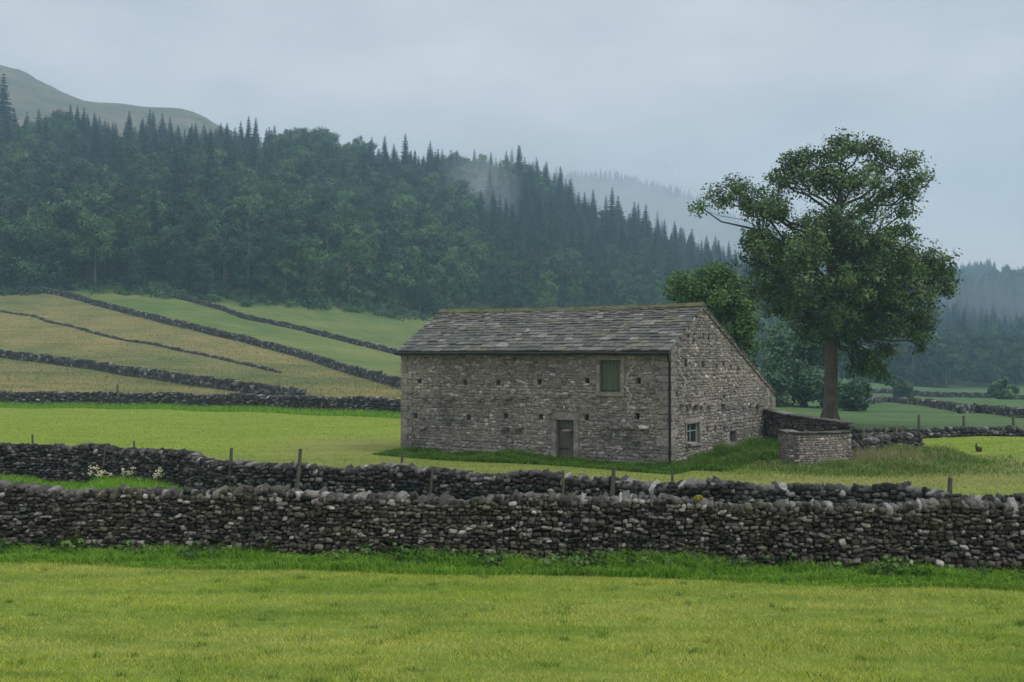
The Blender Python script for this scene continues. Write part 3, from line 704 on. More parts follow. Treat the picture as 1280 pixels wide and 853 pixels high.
# rear slope: courses laid from the eave up, mirrored depth
L_ = math.hypot(DEP + .25 - RID, ZB + .25 * rsl - ZR); sub = MB(); slates(sub, -LEN - .1, .08, 0, 0, L_, 0, 30, .34, .16, .7, .4)
vv = np.concatenate(sub.v); ca, sa = math.cos(math.atan(rsl)), math.sin(math.atan(rsl))
sy, sz = vv[:, 1].copy(), vv[:, 2].copy()
vv[:, 1] = DEP + .25 - sy * ca - sz * sa * 1.0; vv[:, 2] = ZB + .25 * rsl - sy * sa + sz * ca
rf.add(vv, np.concatenate(sub.f)[:, ::-1], 0)
roof = rf.build('roof', M['slate'], barn)
rm = MB(); x = -LEN - .12
while x < .1:
    w = random.uniform(.45, .75); zt = ZR + .125 + random.gauss(0, .008) - .05 * math.sin(math.pi * (x + LEN) / LEN)
    v = []
    for xx in (x + .006, min(x + w, .11) - .006):
        v += [(xx, RID - .24, zt - .10), (xx, RID, zt + .05), (xx, RID + .24, zt - .07), (xx, RID + .22, zt - .12), (xx, RID, zt - .01), (xx, RID - .22, zt - .15)]
    v = np.array(v) + rng.normal(0, .008, (12, 3))
    rm.add(v, [(0, 1, 7, 6), (1, 2, 8, 7), (2, 3, 9, 8), (5, 0, 6, 11), (3, 4, 10, 9), (4, 5, 11, 10)]); rm.add(v, [(0, 5, 4, 1), (1, 4, 3, 2), (6, 7, 10, 11), (7, 8, 9, 10)])
    x += w
rm.build('ridge', M['ridge_moss'], roof)
gm = MB(); gx = np.linspace(-LEN - .18, .12, 14); gm.tube(np.stack([gx, np.full(14, -OV - .06), fz(-OV) - .045 + .012 * np.sin(gx * 1.3)], 1), .068, 10)
gut = gm.build('gutter', M['iron'], barn)
pm = MB(); pm.tube([(.02, -OV - .05, fz(-OV) - .1), (.02, -.2, fz(-OV) - .28), (.03, -.135, fz(-OV) - .42), (.03, -.135, 0.0)], .05, 10)
for zz in (.55, 1.75, 2.95): pm.tube([(.03, -.135, zz), (.03, -.135, zz + .12)], .066, 10)
pm.build('drainpipe', M['iron'], barn)

# yard wall running out from the barn's rear corner, and the square pen front
def local(p): return np.array([BX, BY]) + p[0] * e1 + p[1] * e2
def mortared(name, pts, hs, thick, label, cope=.07, mats=None, parent=None):
    path = Path(pts, hs, .02); rt = empty(name, (*pts[0], 0)); tag(rt, label, 'wall'); mb = MB()
    ns = 12; st = np.linspace(0, path.len, ns)
    for sgn in (1, -1):
        z = -.1; Cn, Hf = [], []
        while z < max(hs) - .05:
            dz = random.uniform(.06, .13); s = 0
            while s < path.len - .02:
                ln = min(random.uniform(.08, .28), path.len - s)
                if path.len - s - ln < .08: ln = path.len - s
                sc = s + ln / 2; s += ln
                if z + dz > float(path.H(sc)) + .02: continue
                Cn.append((sc, z + dz / 2)); Hf.append((ln / 2 - .008, .07, dz / 2 * random.uniform(.85, 1)))
            z += dz
        Cn = np.array(Cn); p = path.xy(Cn[:, 0]); t = path.tan(Cn[:, 0]); n2 = np.stack([t[:, 1], -t[:, 0]], -1) * sgn
        w = thick / 2 - .078; cen = np.stack([p[:, 0] + n2[:, 0] * w, p[:, 1] + n2[:, 1] * w, Cn[:, 1] + ground(p[:, 0], p[:, 1])], -1)
        t3 = np.concatenate([t, np.zeros((len(t), 1))], 1); n3 = np.concatenate([n2, np.zeros((len(t), 1))], 1)
        stones(mb, cen, np.array(Hf), frames(t3, n3, .1), 2, .45, .15, 1)
    pc = path.xy(st); tg = path.tan(st); nm = np.stack([tg[:, 1], -tg[:, 0]], -1); zb = ground(pc[:, 0], pc[:, 1]); w = thick / 2 - .03
    prof = [np.stack([pc[:, 0] + sg * nm[:, 0] * w, pc[:, 1] + sg * nm[:, 1] * w, zb + (path.H(st) - .03 if up else -.3)], -1) for sg, up in ((1, 0), (1, 1), (-1, 1), (-1, 0))]
    f = [(a * ns + k, a * ns + k + 1, (a + 1) * ns + k + 1, (a + 1) * ns + k) for a in range(3) for k in range(ns - 1)] + [(0, ns, 2 * ns, 3 * ns), (ns - 1, 4 * ns - 1, 3 * ns - 1, 2 * ns - 1)]
    mb.add(np.concatenate(prof), f, 0)
    # end faces dressed with stones
    for s_, sg in ((0., -1), (path.len, 1)):
        z = -.05; Cn = []; Hf = []
        h = float(path.H(s_))
        while z < h - .1:
            dz = random.uniform(.1, .2); Cn.append(z + dz / 2); Hf.append(dz / 2); z += dz
        p = path.xy(s_); t = path.tan(s_); k = len(Cn); c3 = np.stack([np.full(k, p[0] + t[0] * sg * .0), np.full(k, p[1] + t[1] * sg * .0), np.array(Cn) + gz(*p)], 1)
        stones(mb, c3, np.stack([np.full(k, .1), np.full(k, thick / 2), np.array(Hf) * .95], 1), frames(np.tile([*t, 0], (k, 1)), np.tile([t[1], -t[0], 0], (k, 1)), .04), 2, .2, .09, 1)
    reparent(mb.build('wall_face', mats or BST, None), rt)
    cb = MB(); s = -.04; Cn, Hf = [], []
    while s < path.len:
        ln = random.uniform(.4, .75); Cn.append(s + ln / 2); Hf.append((ln / 2 - .006, thick / 2 + .05, cope / 2)); s += ln
    Cn = np.clip(np.array(Cn), 0, path.len); p = path.xy(Cn); t = path.tan(Cn); zz = ground(p[:, 0], p[:, 1]) + path.H(Cn) + cope / 2 - .01
    R = []
    for k in range(len(Cn)):
        sl_ = float(path.H(min(Cn[k] + .2, path.len)) - path.H(max(Cn[k] - .2, 0))) / .4; u = np.array([*t[k], sl_]); u /= np.linalg.norm(u); nn = np.array([t[k][1], -t[k][0], 0]); R.append(np.stack([u, nn, np.cross(u, nn) * (1 if np.cross(u, nn)[2] > 0 else -1)], -1))
    stones(cb, np.stack([p[:, 0], p[:, 1], zz], 1), np.array(Hf), np.array(R), 2, .15, .06)
    reparent(cb.build('coping', M['cap_stone']), rt); return rt
yw = [local((.1, 9.75)), np.array((12.45, 47.3)), np.array((13.25, 44.75))]
mortared('yard_wall', yw, [1.78, 1.55, 1.38], .45, 'dark yard wall with sloping stone coping running out from the rear corner of the barn', mats=[M['mortar'], M['dark_stone'], M['dark_stone']])
mortared('stone_pen', [(10.47, 43.1), (10.44, 41.5), (12.75, 42.82)], [1.33, 1.33, 1.3], .42, 'square grey stone pen with flat coping slabs standing in long grass right of the barn')

# ------------------------------------------------------------------ posts and small things
def post(px, top, bot, Y, label, r=.05, m='wood_post', lean=None, name='wooden_post', group=None, ytop=None):
    """a cleft post between two points of the photograph at distance Y"""
    pxt, pxb = px if isinstance(px, tuple) else (px, px)
    b_ = at(pxb, Y); t_ = at(pxt, ytop or Y, top)
    b_[2] = gz(b_[0], b_[1]) - .2 if bot is None else EYE + (HZ - bot) / FOC * Y
    k = np.linspace(0, 1, 5)[:, None]; pts = b_ * (1 - k) + t_ * k; pts[1:4] += rng.normal(0, .008, (3, 3))
    mb = MB(); mb.tube(pts, [r * 1.05, r, r * .97, r * .95, r * .8], 7)
    v = mb.v[0]; base = np.array([b_[0], b_[1], 0.]); mb.v = [a - base for a in mb.v]
    o = mb.build(name, M[m], None, base); tag(o, label, 'post', group); return o
GP = 'posts along the second stone wall'
def w2(px):   # distance of the second wall at a column of the photograph
    return float(np.interp(px, [640 + FOC * p[0] / p[1] for p in sw], sw[:, 1]))
post((41, 44), 543, None, w2(42) + .5, 'thin dark post tip showing above the second wall near the left edge', .04, group=GP)
post((134, 126), 554, None, w2(130) - .45, 'dark post leaning against the second wall beside the white flowers', .05, group=GP)
post((168, 171), 551, None, w2(168) + .5, 'short post tip poking up behind the second wall, right of the white flowers', .04, group=GP)
post((290, 287), 560, None, w2(288) - .45, 'upright post in front of the second wall where its top dips', .055, group=GP)
post((376, 369), 561, None, w2(372) - .45, 'tall leaning post in front of the second wall left of the barn', .055, group=GP)
post((503, 503), 566, None, w2(503) + .5, 'thin dark post behind the second wall below the left corner of the barn', .045, group=GP)
post((541, 536), 583, None, w2(538) - .4, 'leaning grey post in front of the second wall below the left half of the barn', .045, group=GP)
post((704, 702), 588, None, w2(703) - .4, 'stubby grey post at the second wall below the barn door', .04, group=GP)
post((767, 763), 584, None, w2(765) - .4, 'dark forked post in front of the second wall, left of the barn corner', .055, group=GP)
post((1187, 1184), 597, None, w2(1185) + .3, 'leaning dark post at the second wall near the right edge', .06, group=GP)
post(840, 588, None, w2(840) + .4, 'short dark post tip behind the second wall just below the drainpipe', .04, group=GP)
post(1148, 519, None, 57.9, 'left fence post standing on the low field wall right of the tree', .075, group='fence posts on the right field wall')
post(1204, 520, None, 58.2, 'middle fence post standing on the low field wall at the right', .075, group='fence posts on the right field wall')
post(1266, 521, None, 58.7, 'rightmost fence post standing on the low field wall', .075, group='fence posts on the right field wall')
post((1079, 1079), 530, 573, 47.5, 'pale thin post left of the other pale posts behind the curving wall', .045, 'wood_pale', group='pale posts behind the stone pen')
post((1107, 1107), 531, None, 49.5, 'pale thin post in the middle of the pale posts behind the curving wall', .045, 'wood_pale', group='pale posts behind the stone pen')
post((1121, 1120), 529, None, 50.5, 'taller dark-topped post right of the pale posts behind the curving wall', .04, 'wood_pale', group='pale posts behind the stone pen')
post((147.2, 148), 481, None, 92.3, 'short dark knobbly post rising above the meadow wall on the left', .09)
post((515, 519), 527, 558, 47.6, 'thin weathered pole propped against the left end of the barn front', .03, name='leaning_pole')
# wire strands of the right-hand fence
fb = MB()
for hz_ in (.7, .88, 1.06):
    pp = [at(px, Y) + np.array([0, 0, hz_]) for px, Y in ((1080, 57.6), (1148, 57.9), (1204, 58.2), (1266, 58.7), (1400, 59.5))]; fb.tube(pp, .006, 4, cap=False)
tag(fb.build('wire_fence', M['wire']), 'thin wire strands strung between the fence posts on the right field wall', 'fence')

def animal():
    Y = 51.; b_ = seen(1222.5, 565); X, Y = b_[0], b_[1]
    me = bpy.data.meshes.new('rabbit'); 
    P_ = [(0, 0, .13), (.10, 0, .12), (-.07, 0, .17), (-.13, 0, .25), (-.17, 0, .27), (-.205, 0, .25), (-.12, -.02, .33), (-.105, -.03, .41), (-.12, .02, .33), (-.105, .03, .41),
          (-.09, -.04, .08), (-.11, -.045, .01), (-.09, .04, .08), (-.11, .045, .01), (.09, -.06, .05), (.03, -.065, .01), (.09, .06, .05), (.03, .065, .01), (.16, 0, .13)]
    E_ = [(0, 1), (0, 2), (2, 3), (3, 4), (4, 5), (3, 6), (6, 7), (3, 8), (8, 9), (2, 10), (10, 11), (2, 12), (12, 13), (1, 14), (14, 15), (1, 16), (16, 17), (1, 18)]
    R_ = [.1, .105, .075, .05, .045, .022, .018, .012, .018, .012, .03, .018, .03, .018, .05, .022, .05, .022, .035]
    me.from_pydata(P_, E_, []); o = bpy.data.objects.new('rabbit', me); COL.objects.link(o)
    md = o.modifiers.new('skin', 'SKIN')
    for k, r in enumerate(R_): me.skin_vertices[0].data[k].radius = (r, r)
    me.skin_vertices[0].data[0].use_root = True
    sd = o.modifiers.new('sub', 'SUBSURF'); sd.levels = sd.render_levels = 2
    dg = bpy.context.evaluated_depsgraph_get(); m2 = bpy.data.meshes.new_from_object(o.evaluated_get(dg)); o.modifiers.clear(); o.data = m2
    m2.materials.clear(); m2.materials.append(M['fur']); m2.polygons.foreach_set('use_smooth', [True] * len(m2.polygons))
    o.location = (X, Y, gz(X, Y)); o.rotation_euler = (0, 0, .3); o.scale = (.95,) * 3
    tag(o, 'small dark brown rabbit sitting on the yellowed grass at the right', 'rabbit')
animal()

# pale flowering weeds between the two near walls
def weed(px, py, lab):
    Y = w2(px) - random.uniform(.6, 1.1); X = (px - 640) / FOC * Y; zt = EYE + (HZ - py) / FOC * Y; r = empty('flowering_weed', (X, Y, gz(X, Y))); h = zt - gz(X, Y)
    st = MB(); fl = MB()
    for k in range(5):
        a = random.uniform(0, 6.28); d = random.uniform(.05, .22); hh = h * random.uniform(.7, 1.05)
        st.tube([(0, 0, 0), (d * .4 * math.cos(a), d * .4 * math.sin(a), hh * .6), (d * math.cos(a), d * math.sin(a), hh)], [.008, .006, .004], 5)
        n = 9; c = np.array([d * math.cos(a), d * math.sin(a), hh]) + rng.normal(0, .045, (n, 3)); stones(fl, c, np.full((n, 3), .022), np.tile(np.eye(3), (n, 1, 1)), 2, .7, .1)
    st.build('stalks', M['stalk'], r); fl.build('blossoms', M['flower'], r); tag(r, lab, 'flower', 'flowering weeds by the second wall')
weed(122, 585, 'cream flowering weed just left of the leaning post at the second wall')
weed(132, 590, 'cream flowering weed at the foot of the leaning post by the second wall')
weed(160, 588, 'cream flowering weed right of the leaning post, left of the long grass')
weed(198, 590, 'small cream flowering weed in the long grass where the second wall begins to dip')

# ------------------------------------------------------------------ trees
def leaves(mb, cen, n, spread, size, mi=0, up=.45, flat=.8, out=None):
    """n small leaf-shaped faces round every twig end in cen"""
    k = len(cen); c = np.repeat(cen, n, 0) + np.clip(rng.normal(0, 1, (k * n, 3)), -1.7, 1.7) * np.array([spread, spread, spread * flat])
    nn = rng.normal(0, .42, (k * n, 3)); nn[:, 2] += up
    if out is not None: nn += 1.0 * np.repeat(out, n, 0)
    nn /= np.linalg.norm(nn, axis=1)[:, None]
    a = np.cross(nn, rng.normal(0, 1, (k * n, 3))); a /= np.linalg.norm(a, axis=1)[:, None] + 1e-9; b = np.cross(nn, a)
    s = (size * rng.uniform(.6, 1.25, k * n))[:, None]
    V = np.stack([c - a * s * .5, c + b * s * .36 - nn * s * .06, c + a * s * .55, c - b * s * .36 - nn * s * .06], 1)
    mb.add(V.reshape(-1, 3), np.arange(k * n * 4).reshape(-1, 4), mi)
def in_ball(n, shell=.45):
    d = rng.normal(0, 1, (n, 3)); d /= np.linalg.norm(d, axis=1)[:, None]; return d * (rng.uniform(shell ** 3, 1, n) ** (1 / 3))[:, None]
def bend(a, b, sag=.12, n=6):
    a, b = np.array(a), np.array(b); d = np.linalg.norm(b - a); t = np.linspace(0, 1, n)[:, None]
    off = rng.normal(0, d * .05, (n, 3)) * (t * (1 - t) * 4); off[:, 2] += (t * (1 - t) * 4)[:, 0] * d * sag
    return a * (1 - t) + b * t + off

def big_tree(name, base, trunk, blobs, axis, label, leaf, leaf_n, leaf_s, cl_per, depth_scale, bark_m, spread=.42, limb_r=.16, twigs=True):
    """tree grown from a trunk line and the leaf masses its limbs carry; blobs: (x, depth, z, radius, weight) relative to the base"""
    root = empty(name, base); tag(root, label, 'tree')
    tb_ = MB(); tp = np.array([t[:3] for t in trunk]); tb_.tube(tp, [t[3] for t in trunk], 14)
    # buttress flare
    for a_ in np.linspace(0, 6.28, 6)[:-1]:
        r0 = trunk[0][3]; tb_.tube([(r0 * 1.25 * math.cos(a_), r0 * 1.25 * math.sin(a_), -.15), (r0 * .85 * math.cos(a_), r0 * .85 * math.sin(a_), .3), (r0 * .6 * math.cos(a_), r0 * .6 * math.sin(a_), 1.1)], [r0 * .34, r0 * .3, r0 * .15], 8)
    lm = MB(); cr = MB(); zs_ = tp[:, 2]
    for (x, y, z, r, wgt) in blobs:
        c = np.array([x, y, z]); z0 = np.clip(z - math.hypot(x, y) * .55 - r * .5, zs_[-1] * .38, zs_[-1])
        s0 = np.array([np.interp(z0, zs_, tp[:, 0]), np.interp(z0, zs_, tp[:, 1]), z0]); br = bend(s0, c, .02, 7); d = np.linalg.norm(c - s0)
        lm.tube(br, np.linspace(limb_r * min(1, .35 + d / 9), .035, 7), 7)
        n = max(4, int(cl_per * r * r * wgt)); ib = in_ball(n, .5); cl = c + ib * np.array([r, r * depth_scale, r * .82])
        if twigs:
            for q_ in cl[::2]:
                k = random.choice((3, 4, 5, 6)); lm.tube(bend(br[k], q_, .03, 4), [.032, .024, .016, .009], 4, cap=False)
        leaves(cr, cl, leaf_n, spread, leaf_s, out=ib)
    tk = tb_.build('trunk', M[bark_m], root); lm.build('limbs', M['bark_limb'], tk); cr.build('crown', M[leaf], root)
    return root

# the big sycamore, masses traced in a detail (2.1325 px per photo px, origin 820,140)
TB = seen(1037, 529); TY = 71.7; base = np.array([(1037 - 640) / FOC * TY, TY, gz((1037 - 640) / FOC * TY, TY)])
def tr(cx, cy): px, py = 820 + cx / 2.1325, 140 + cy / 2.1325; return (px - 640) / FOC * TY - base[0], EYE + (HZ - py) / FOC * TY - base[2]
bl = [(150, 228, 42), (120, 248, 22), (205, 205, 48), (250, 225, 48), (352, 118, 40), (385, 100, 45), (470, 82, 48), (545, 68, 40), (590, 95, 50), (645, 125, 48), (690, 165, 42), (715, 190, 26), (685, 225, 36), (540, 170, 52), (440, 170, 58), (345, 175, 46), (620, 200, 42), (660, 270, 30), (300, 270, 58), (262, 330, 45), (270, 385, 55), (345, 390, 75), (430, 300, 70), (520, 260, 42), (520, 350, 62), (288, 470, 52), (375, 480, 68), (560, 400, 75), (640, 385, 66), (705, 400, 55), (755, 408, 34), (735, 450, 42), (690, 490, 58), (600, 490, 75), (490, 470, 78), (715, 590, 36), (690, 560, 42), (640, 575, 50), (550, 580, 62), (470, 570, 52), (420, 540, 38), (600, 640, 36), (555, 660, 40), (580, 700, 34), (545, 690, 24), (700, 620, 26), (330, 520, 30), (640, 330, 34)]
BL = []
for cx, cy, r in bl:
    x, z = tr(cx, cy + max(0, 240 - cy) * .15); rr = r / 2.1325 / FOC * TY
    ax = np.interp(cy, [60, 160, 260, 400, 500, 600, 720], [1.6, 3.6, 4.4, 6.0, 6.0, 4.5, 2.0])
    mxd = math.sqrt(max(.4, ax ** 2 - (x - .6) ** 2 * .75)) if abs(x - .6) < ax * 1.15 else .4
    for s_ in ((-.85, .0, .8) if mxd > 4.5 and cy > 300 else (-.6, .55) if mxd > 1.6 else (0,)):
        BL.append((x + random.gauss(0, .2), s_ * mxd + random.gauss(0, .35), z + random.gauss(0, .2), rr * random.uniform(.74, .95), 1.0 if s_ <= 0 else .75))
trunk = []
for cx, cy, w in ((462, 828, 25), (464, 800, 19.5), (466, 740, 17.5), (467, 680, 16.5), (467, 620, 16), (470, 540, 15), (472, 470, 12), (468, 400, 9.5), (474, 320, 7), (486, 240, 5), (500, 180, 3), (512, 130, 1.4)):
    x, z = tr(cx, cy); trunk.append((x, 0, max(z, -.3), w / 2.1325 / FOC * TY))
trunk[0] = (trunk[0][0], 0, -.4, trunk[0][3])
big_tree('sycamore_tree', base, trunk, BL, None, 'tall broad-crowned tree with a thick bare trunk standing alone right of the barn', 'leaf', 46, .205, 16, 1.0, 'bark', .31, .12)
# smaller tree behind the barn gable
Y2 = 66.; b2 = np.array([(905 - 640) / FOC * Y2, Y2, gz((905 - 640) / FOC * Y2, Y2)])
def t2(px, py): return (px - 640) / FOC * Y2 - b2[0], EYE + (HZ - py) / FOC * Y2 - b2[2]
BL = []
for px, py, r in ((852, 352, 11), (845, 365, 8), (858, 370, 12), (880, 345, 12), (900, 338, 11), (895, 352, 16), (915, 356, 14), (880, 372, 18), (905, 380, 22), (925, 385, 16), (930, 408, 15), (915, 415, 20), (932, 432, 10), (890, 400, 20), (865, 395, 15), (905, 445, 18), (885, 430, 18), (925, 450, 12), (905, 470, 18)):
    x, z = t2(px, py); rr = r / FOC * Y2
    for s_ in (-1, 1): BL.append((x, s_ * random.uniform(.3, 1.3), z, rr, 1))
big_tree('leafy_tree', b2, [(0, 0, -.3, .3), (0, 0, 1.5, .24), (-.1, .05, 3, .2), (0, 0, 4.8, .14), (.1, 0, 6.6, .09), (0, 0, 8.2, .04)], BL, None, 'smaller bright green leafy tree rising behind the barn roof', 'leaf_bright', 42, .21, 24, 1.0, 'bark', .32, .08)
# hazy rounded tree behind the big one, and the lone trees of the valley fields
def round_tree(px, py_top, Y, w_px, label, leaf='leaf_bush', name='rounded_tree', seed=0, leafs=.5, low=.15, cl=7, n=16):
    X = (px - 640) / FOC * Y; b_ = np.array([X, Y, gz(X, Y)]); H = EYE + (HZ - py_top) / FOC * Y - b_[2]; W = w_px / FOC * Y / 2; B_ = []
    for k in range(n):
        th = random.uniform(0, 6.28); v = random.uniform(low, .93); rr = W * math.sqrt(max(.12, 1 - ((v - .45) / .62) ** 2)); q_ = math.sqrt(random.random()) * .82
        B_.append((rr * q_ * math.cos(th), rr * q_ * math.sin(th), H * v, W * random.uniform(.26, .4), 1))
    B_.append((0, 0, H * .9, W * .3, 1))
    return big_tree(name, b_, [(0, 0, -.3, W * .07), (0, 0, H * .3, W * .05), (0, 0, H * .6, W * .035), (0, 0, H * .85, W * .015)], B_, None, label, leaf, 14, leafs, cl / max(.3, (W * .32) ** 2) * 2.4, 1.0, 'bark', W * .1, W * .03, twigs=False)
round_tree(1005, 409, 118, 112, 'hazy round-crowned tree filling the gap behind the big tree trunk', leafs=.42, cl=16, n=26, low=.08)
round_tree(1072, 478, 110, 60, 'low dark rounded bush at the right foot of the hazy tree behind the trunk', leafs=.36, cl=12, n=14, low=.2, name='round_bush')
round_tree(962, 470, 112, 60, 'dark leafy bush between the barn gable and the big trunk', leafs=.36, cl=12, n=12, low=.2, name='round_bush')
round_tree(1126, 474, 205, 32, 'small faint tree standing alone in the valley fields right of the big tree', 'leaf_pale', 'small_tree', leafs=.5, cl=10, n=14)
round_tree(1254, 474, 185, 34, 'small dark round tree in the valley fields near the right edge', 'leaf_far', 'small_tree', leafs=.5, cl=10, n=14, low=.1)

# ---- woodland kinds
def wood_broadleaf(name, H, W, leaf, seed, low=.12):
    st_ = np.random.RandomState(seed); tb_ = MB()
    tb_.tube([(0, 0, -1), (st_.normal(0, .1), 0, H * .3), (0, st_.normal(0, .2), H * .6), (0, 0, H * .85)], [.36, .28, .18, .06], 7)
    B_ = []
    for k in range(17):
        th = st_.uniform(0, 6.28); v = st_.uniform(low, .9); rr = W * math.sqrt(max(.1, 1 - ((v - .5) / .55) ** 2)); q_ = math.sqrt(st_.uniform(.15, 1)) * .8
        B_.append((rr * q_ * math.cos(th), rr * q_ * math.sin(th), H * v, W * st_.uniform(.28, .42)))
    B_.append((0, 0, H * .88, W * .34))
    for x, y, z, r in B_:
        tb_.tube(bend((0, 0, max(z - 3.5, H * .18)), (x, y, z), .02, 4), [.14, .1, .07, .03], 5, cap=False)
        ib = in_ball(int(12 + r * 8), .7); cl = np.array([x, y, z]) + ib * np.array([r, r, r * .8]); leaves(tb_, cl, 12, r * .18, .48, 1, out=ib)
    return tb_.build(name, [M['bark_far'], M[leaf]])
def wood_conifer(name, H, W, leaf, seed, lv=24, thin=1.0, bare=.06):
    st_ = np.random.RandomState(seed); tb_ = MB(); tb_.tube([(0, 0, -1), (0, 0, H * .5), (0, 0, H * .99)], [.26, .16, .02], 6)
    V = []
    for k in range(lv):
        v = bare + (1 - bare) * (k + st_.uniform(-.2, .2)) / lv; z = H * v; r = W * (1 - v) ** .95 * st_.uniform(.78, 1.1) + .15
        nbr = max(4, int((6 + r * 2.6) * thin))
        for a_ in st_.uniform(0, 6.28) + np.linspace(0, 6.28, nbr, endpoint=False) + st_.normal(0, .12, nbr):
            rr = r * st_.uniform(.7, 1.12); dr = np.array([math.cos(a_), math.sin(a_), 0]); sd = np.array([-dr[1], dr[0], 0]); w = .2 + rr * .2
            segs = 3 if rr > 1.2 else 2
            for s_ in range(segs):
                f0, f1 = s_ / segs, (s_ + 1.15) / segs; dro = lambda f: -rr * (.28 * f + .12 * f * f) + .12 * rr * f ** 3
                p0 = dr * rr * f0 + np.array([0, 0, z + dro(f0)]); p1 = dr * rr * f1 + np.array([0, 0, z + dro(f1)]); ww = w * (1.05 - .35 * s_ / segs)
                mid_ = (p0 + p1) / 2; V.append([p0, mid_ + sd * ww - np.array([0, 0, ww * .45]), p1, mid_ - sd * ww - np.array([0, 0, ww * .45])])
                if s_ < 2: V.append([mid_ + np.array([0, 0, .12]), mid_ + sd * ww * .3 + np.array([0, 0, -ww * .5]), mid_ + dr * .2 + np.array([0, 0, -ww * 1.05 - .1]), mid_ - sd * ww * .3 + np.array([0, 0, -ww * .5])])
    V = np.array(V); V += st_.normal(0, .05, V.shape)
    tb_.add(V.reshape(-1, 3), np.arange(len(V) * 4).reshape(-1, 4), 1)
    return tb_.build(name, [M['bark'], M[leaf]])
KINDS = [wood_broadleaf('broadleaf_tree', 15, 5.6, 'leaf_far', 1), wood_broadleaf('broadleaf_tree', 16.5, 5.0, 'leaf_far', 2, .16), wood_broadleaf('broadleaf_tree', 12.5, 5.2, 'leaf_pale', 3, .08), wood_broadleaf('broadleaf_tree', 14, 4.4, 'leaf_far', 4, .2),
         wood_conifer('conifer_tree', 18.5, 6.0, 'needle', 5, 27, .9), wood_conifer('conifer_tree', 20.5, 5.4, 'needle', 6, 30, .9), wood_conifer('conifer_tree', 17, 6.0, 'larch', 7, 24, .8), wood_conifer('conifer_tree', 15.5, 5.6, 'needle', 8, 23, .9)]
NB = 4
# scatter over the hillside
def hashn(x, y, s): return .5 + .5 * np.sin(x / s * 1.7 + 3 * np.sin(y / s * 1.1)) * np.cos(y / s * 1.3 + 2 * np.sin(x / s * .7))
cand = []
def scatter(px0, px1, y0, y1, sp, fn):
    y = y0
    while y < y1:
        X0, X1 = (px0 - 640) / FOC * y, (px1 - 640) / FOC * y; x = X0 + random.uniform(0, sp)
        while x < X1:
            X, Y = x + random.uniform(-.42, .42) * sp, y + random.uniform(-.42, .42) * sp
            r = fn(X, Y)
            if r is not None: cand.append(r)
            x += sp
        y += sp * .92
def main_wood(X, Y):
    a = float(az(X, Y)); yb = float(np.interp(a, WB_PX, WB_Y)); yt = float(np.interp(a, WT_PX, WT_Y))
    if Y < yb or Y > yt: return None
    t = (Y - yb) / (yt - yb); h = float(hashn(X, Y, 34)); py = HZ - (gz(X, Y) - EYE) / Y * FOC
    if 372 < a < 468 and 452 < Y < 508: return None                 # the little clearing
    # share of conifers, by part of the wood
    clump = lambda a0, a1, t0, t1: a0 < a < a1 and t0 < t < t1
    pc = .04
    if clump(85, 350, .42, 1.1): pc = .9
    if clump(-400, 60, .6, 1.1): pc = .55
    if clump(215, 330, .2, .5): pc = .45
    if clump(462, 556, .62, 1.1): pc = .93
    if clump(592, 712, .72, 1.1): pc = .92
    if clump(598, 700, .16, .62) or clump(690, 860, .22, 1.1): pc = .78
    if clump(860, 1160, .12, 1.1): pc = .8
    if clump(1160, 1240, .22, .75) or clump(1236, 1700, .3, .8): pc = .9
    if clump(1180, 1700, .8, 1.1): pc = .5
    pc = float(np.clip(pc + (h - .5) * .35, .02, .97))
    con = random.random() < pc
    if con:
        k = 6 if (100 < a < 480 and random.random() < .4) or random.random() < .08 else random.choice((4, 5, 4, 5, 7)); s = random.uniform(.5, 1.15)
        if 600 < a < 900 and t > .3: s *= 1.1
    else:
        k = random.choice((0, 1, 3, 0, 1, 2)); s = random.uniform(.72, 1.22) * (.85 if t < .05 else 1) * (.72 if pc > .5 else 1)
        if k == 2 and t > .35: k = 1
    return (X, Y, k, s, a, t)
scatter(-330, 1620, 222, 990, 7.9, main_wood)
def ridge_wood(X, Y):
    a = float(az(X, Y))
    if not (560 < a < 1240): return None
    return (X, Y, random.choice((4, 5, 7, 5)), random.uniform(.7, 1.1), a, 2.0)
scatter(560, 1240, 1150, 1530, 10.5, ridge_wood)
def scrub(X, Y):          # scattered trees on the far bare slopes
    a = float(az(X, Y))
    if a < 1180 or random.random() > .12: return None
    return (X, Y, random.choice((0, 3, 5)), random.uniform(.6, .9), a, 2.0)
scatter(1180, 1500, 990, 1250, 14, scrub)
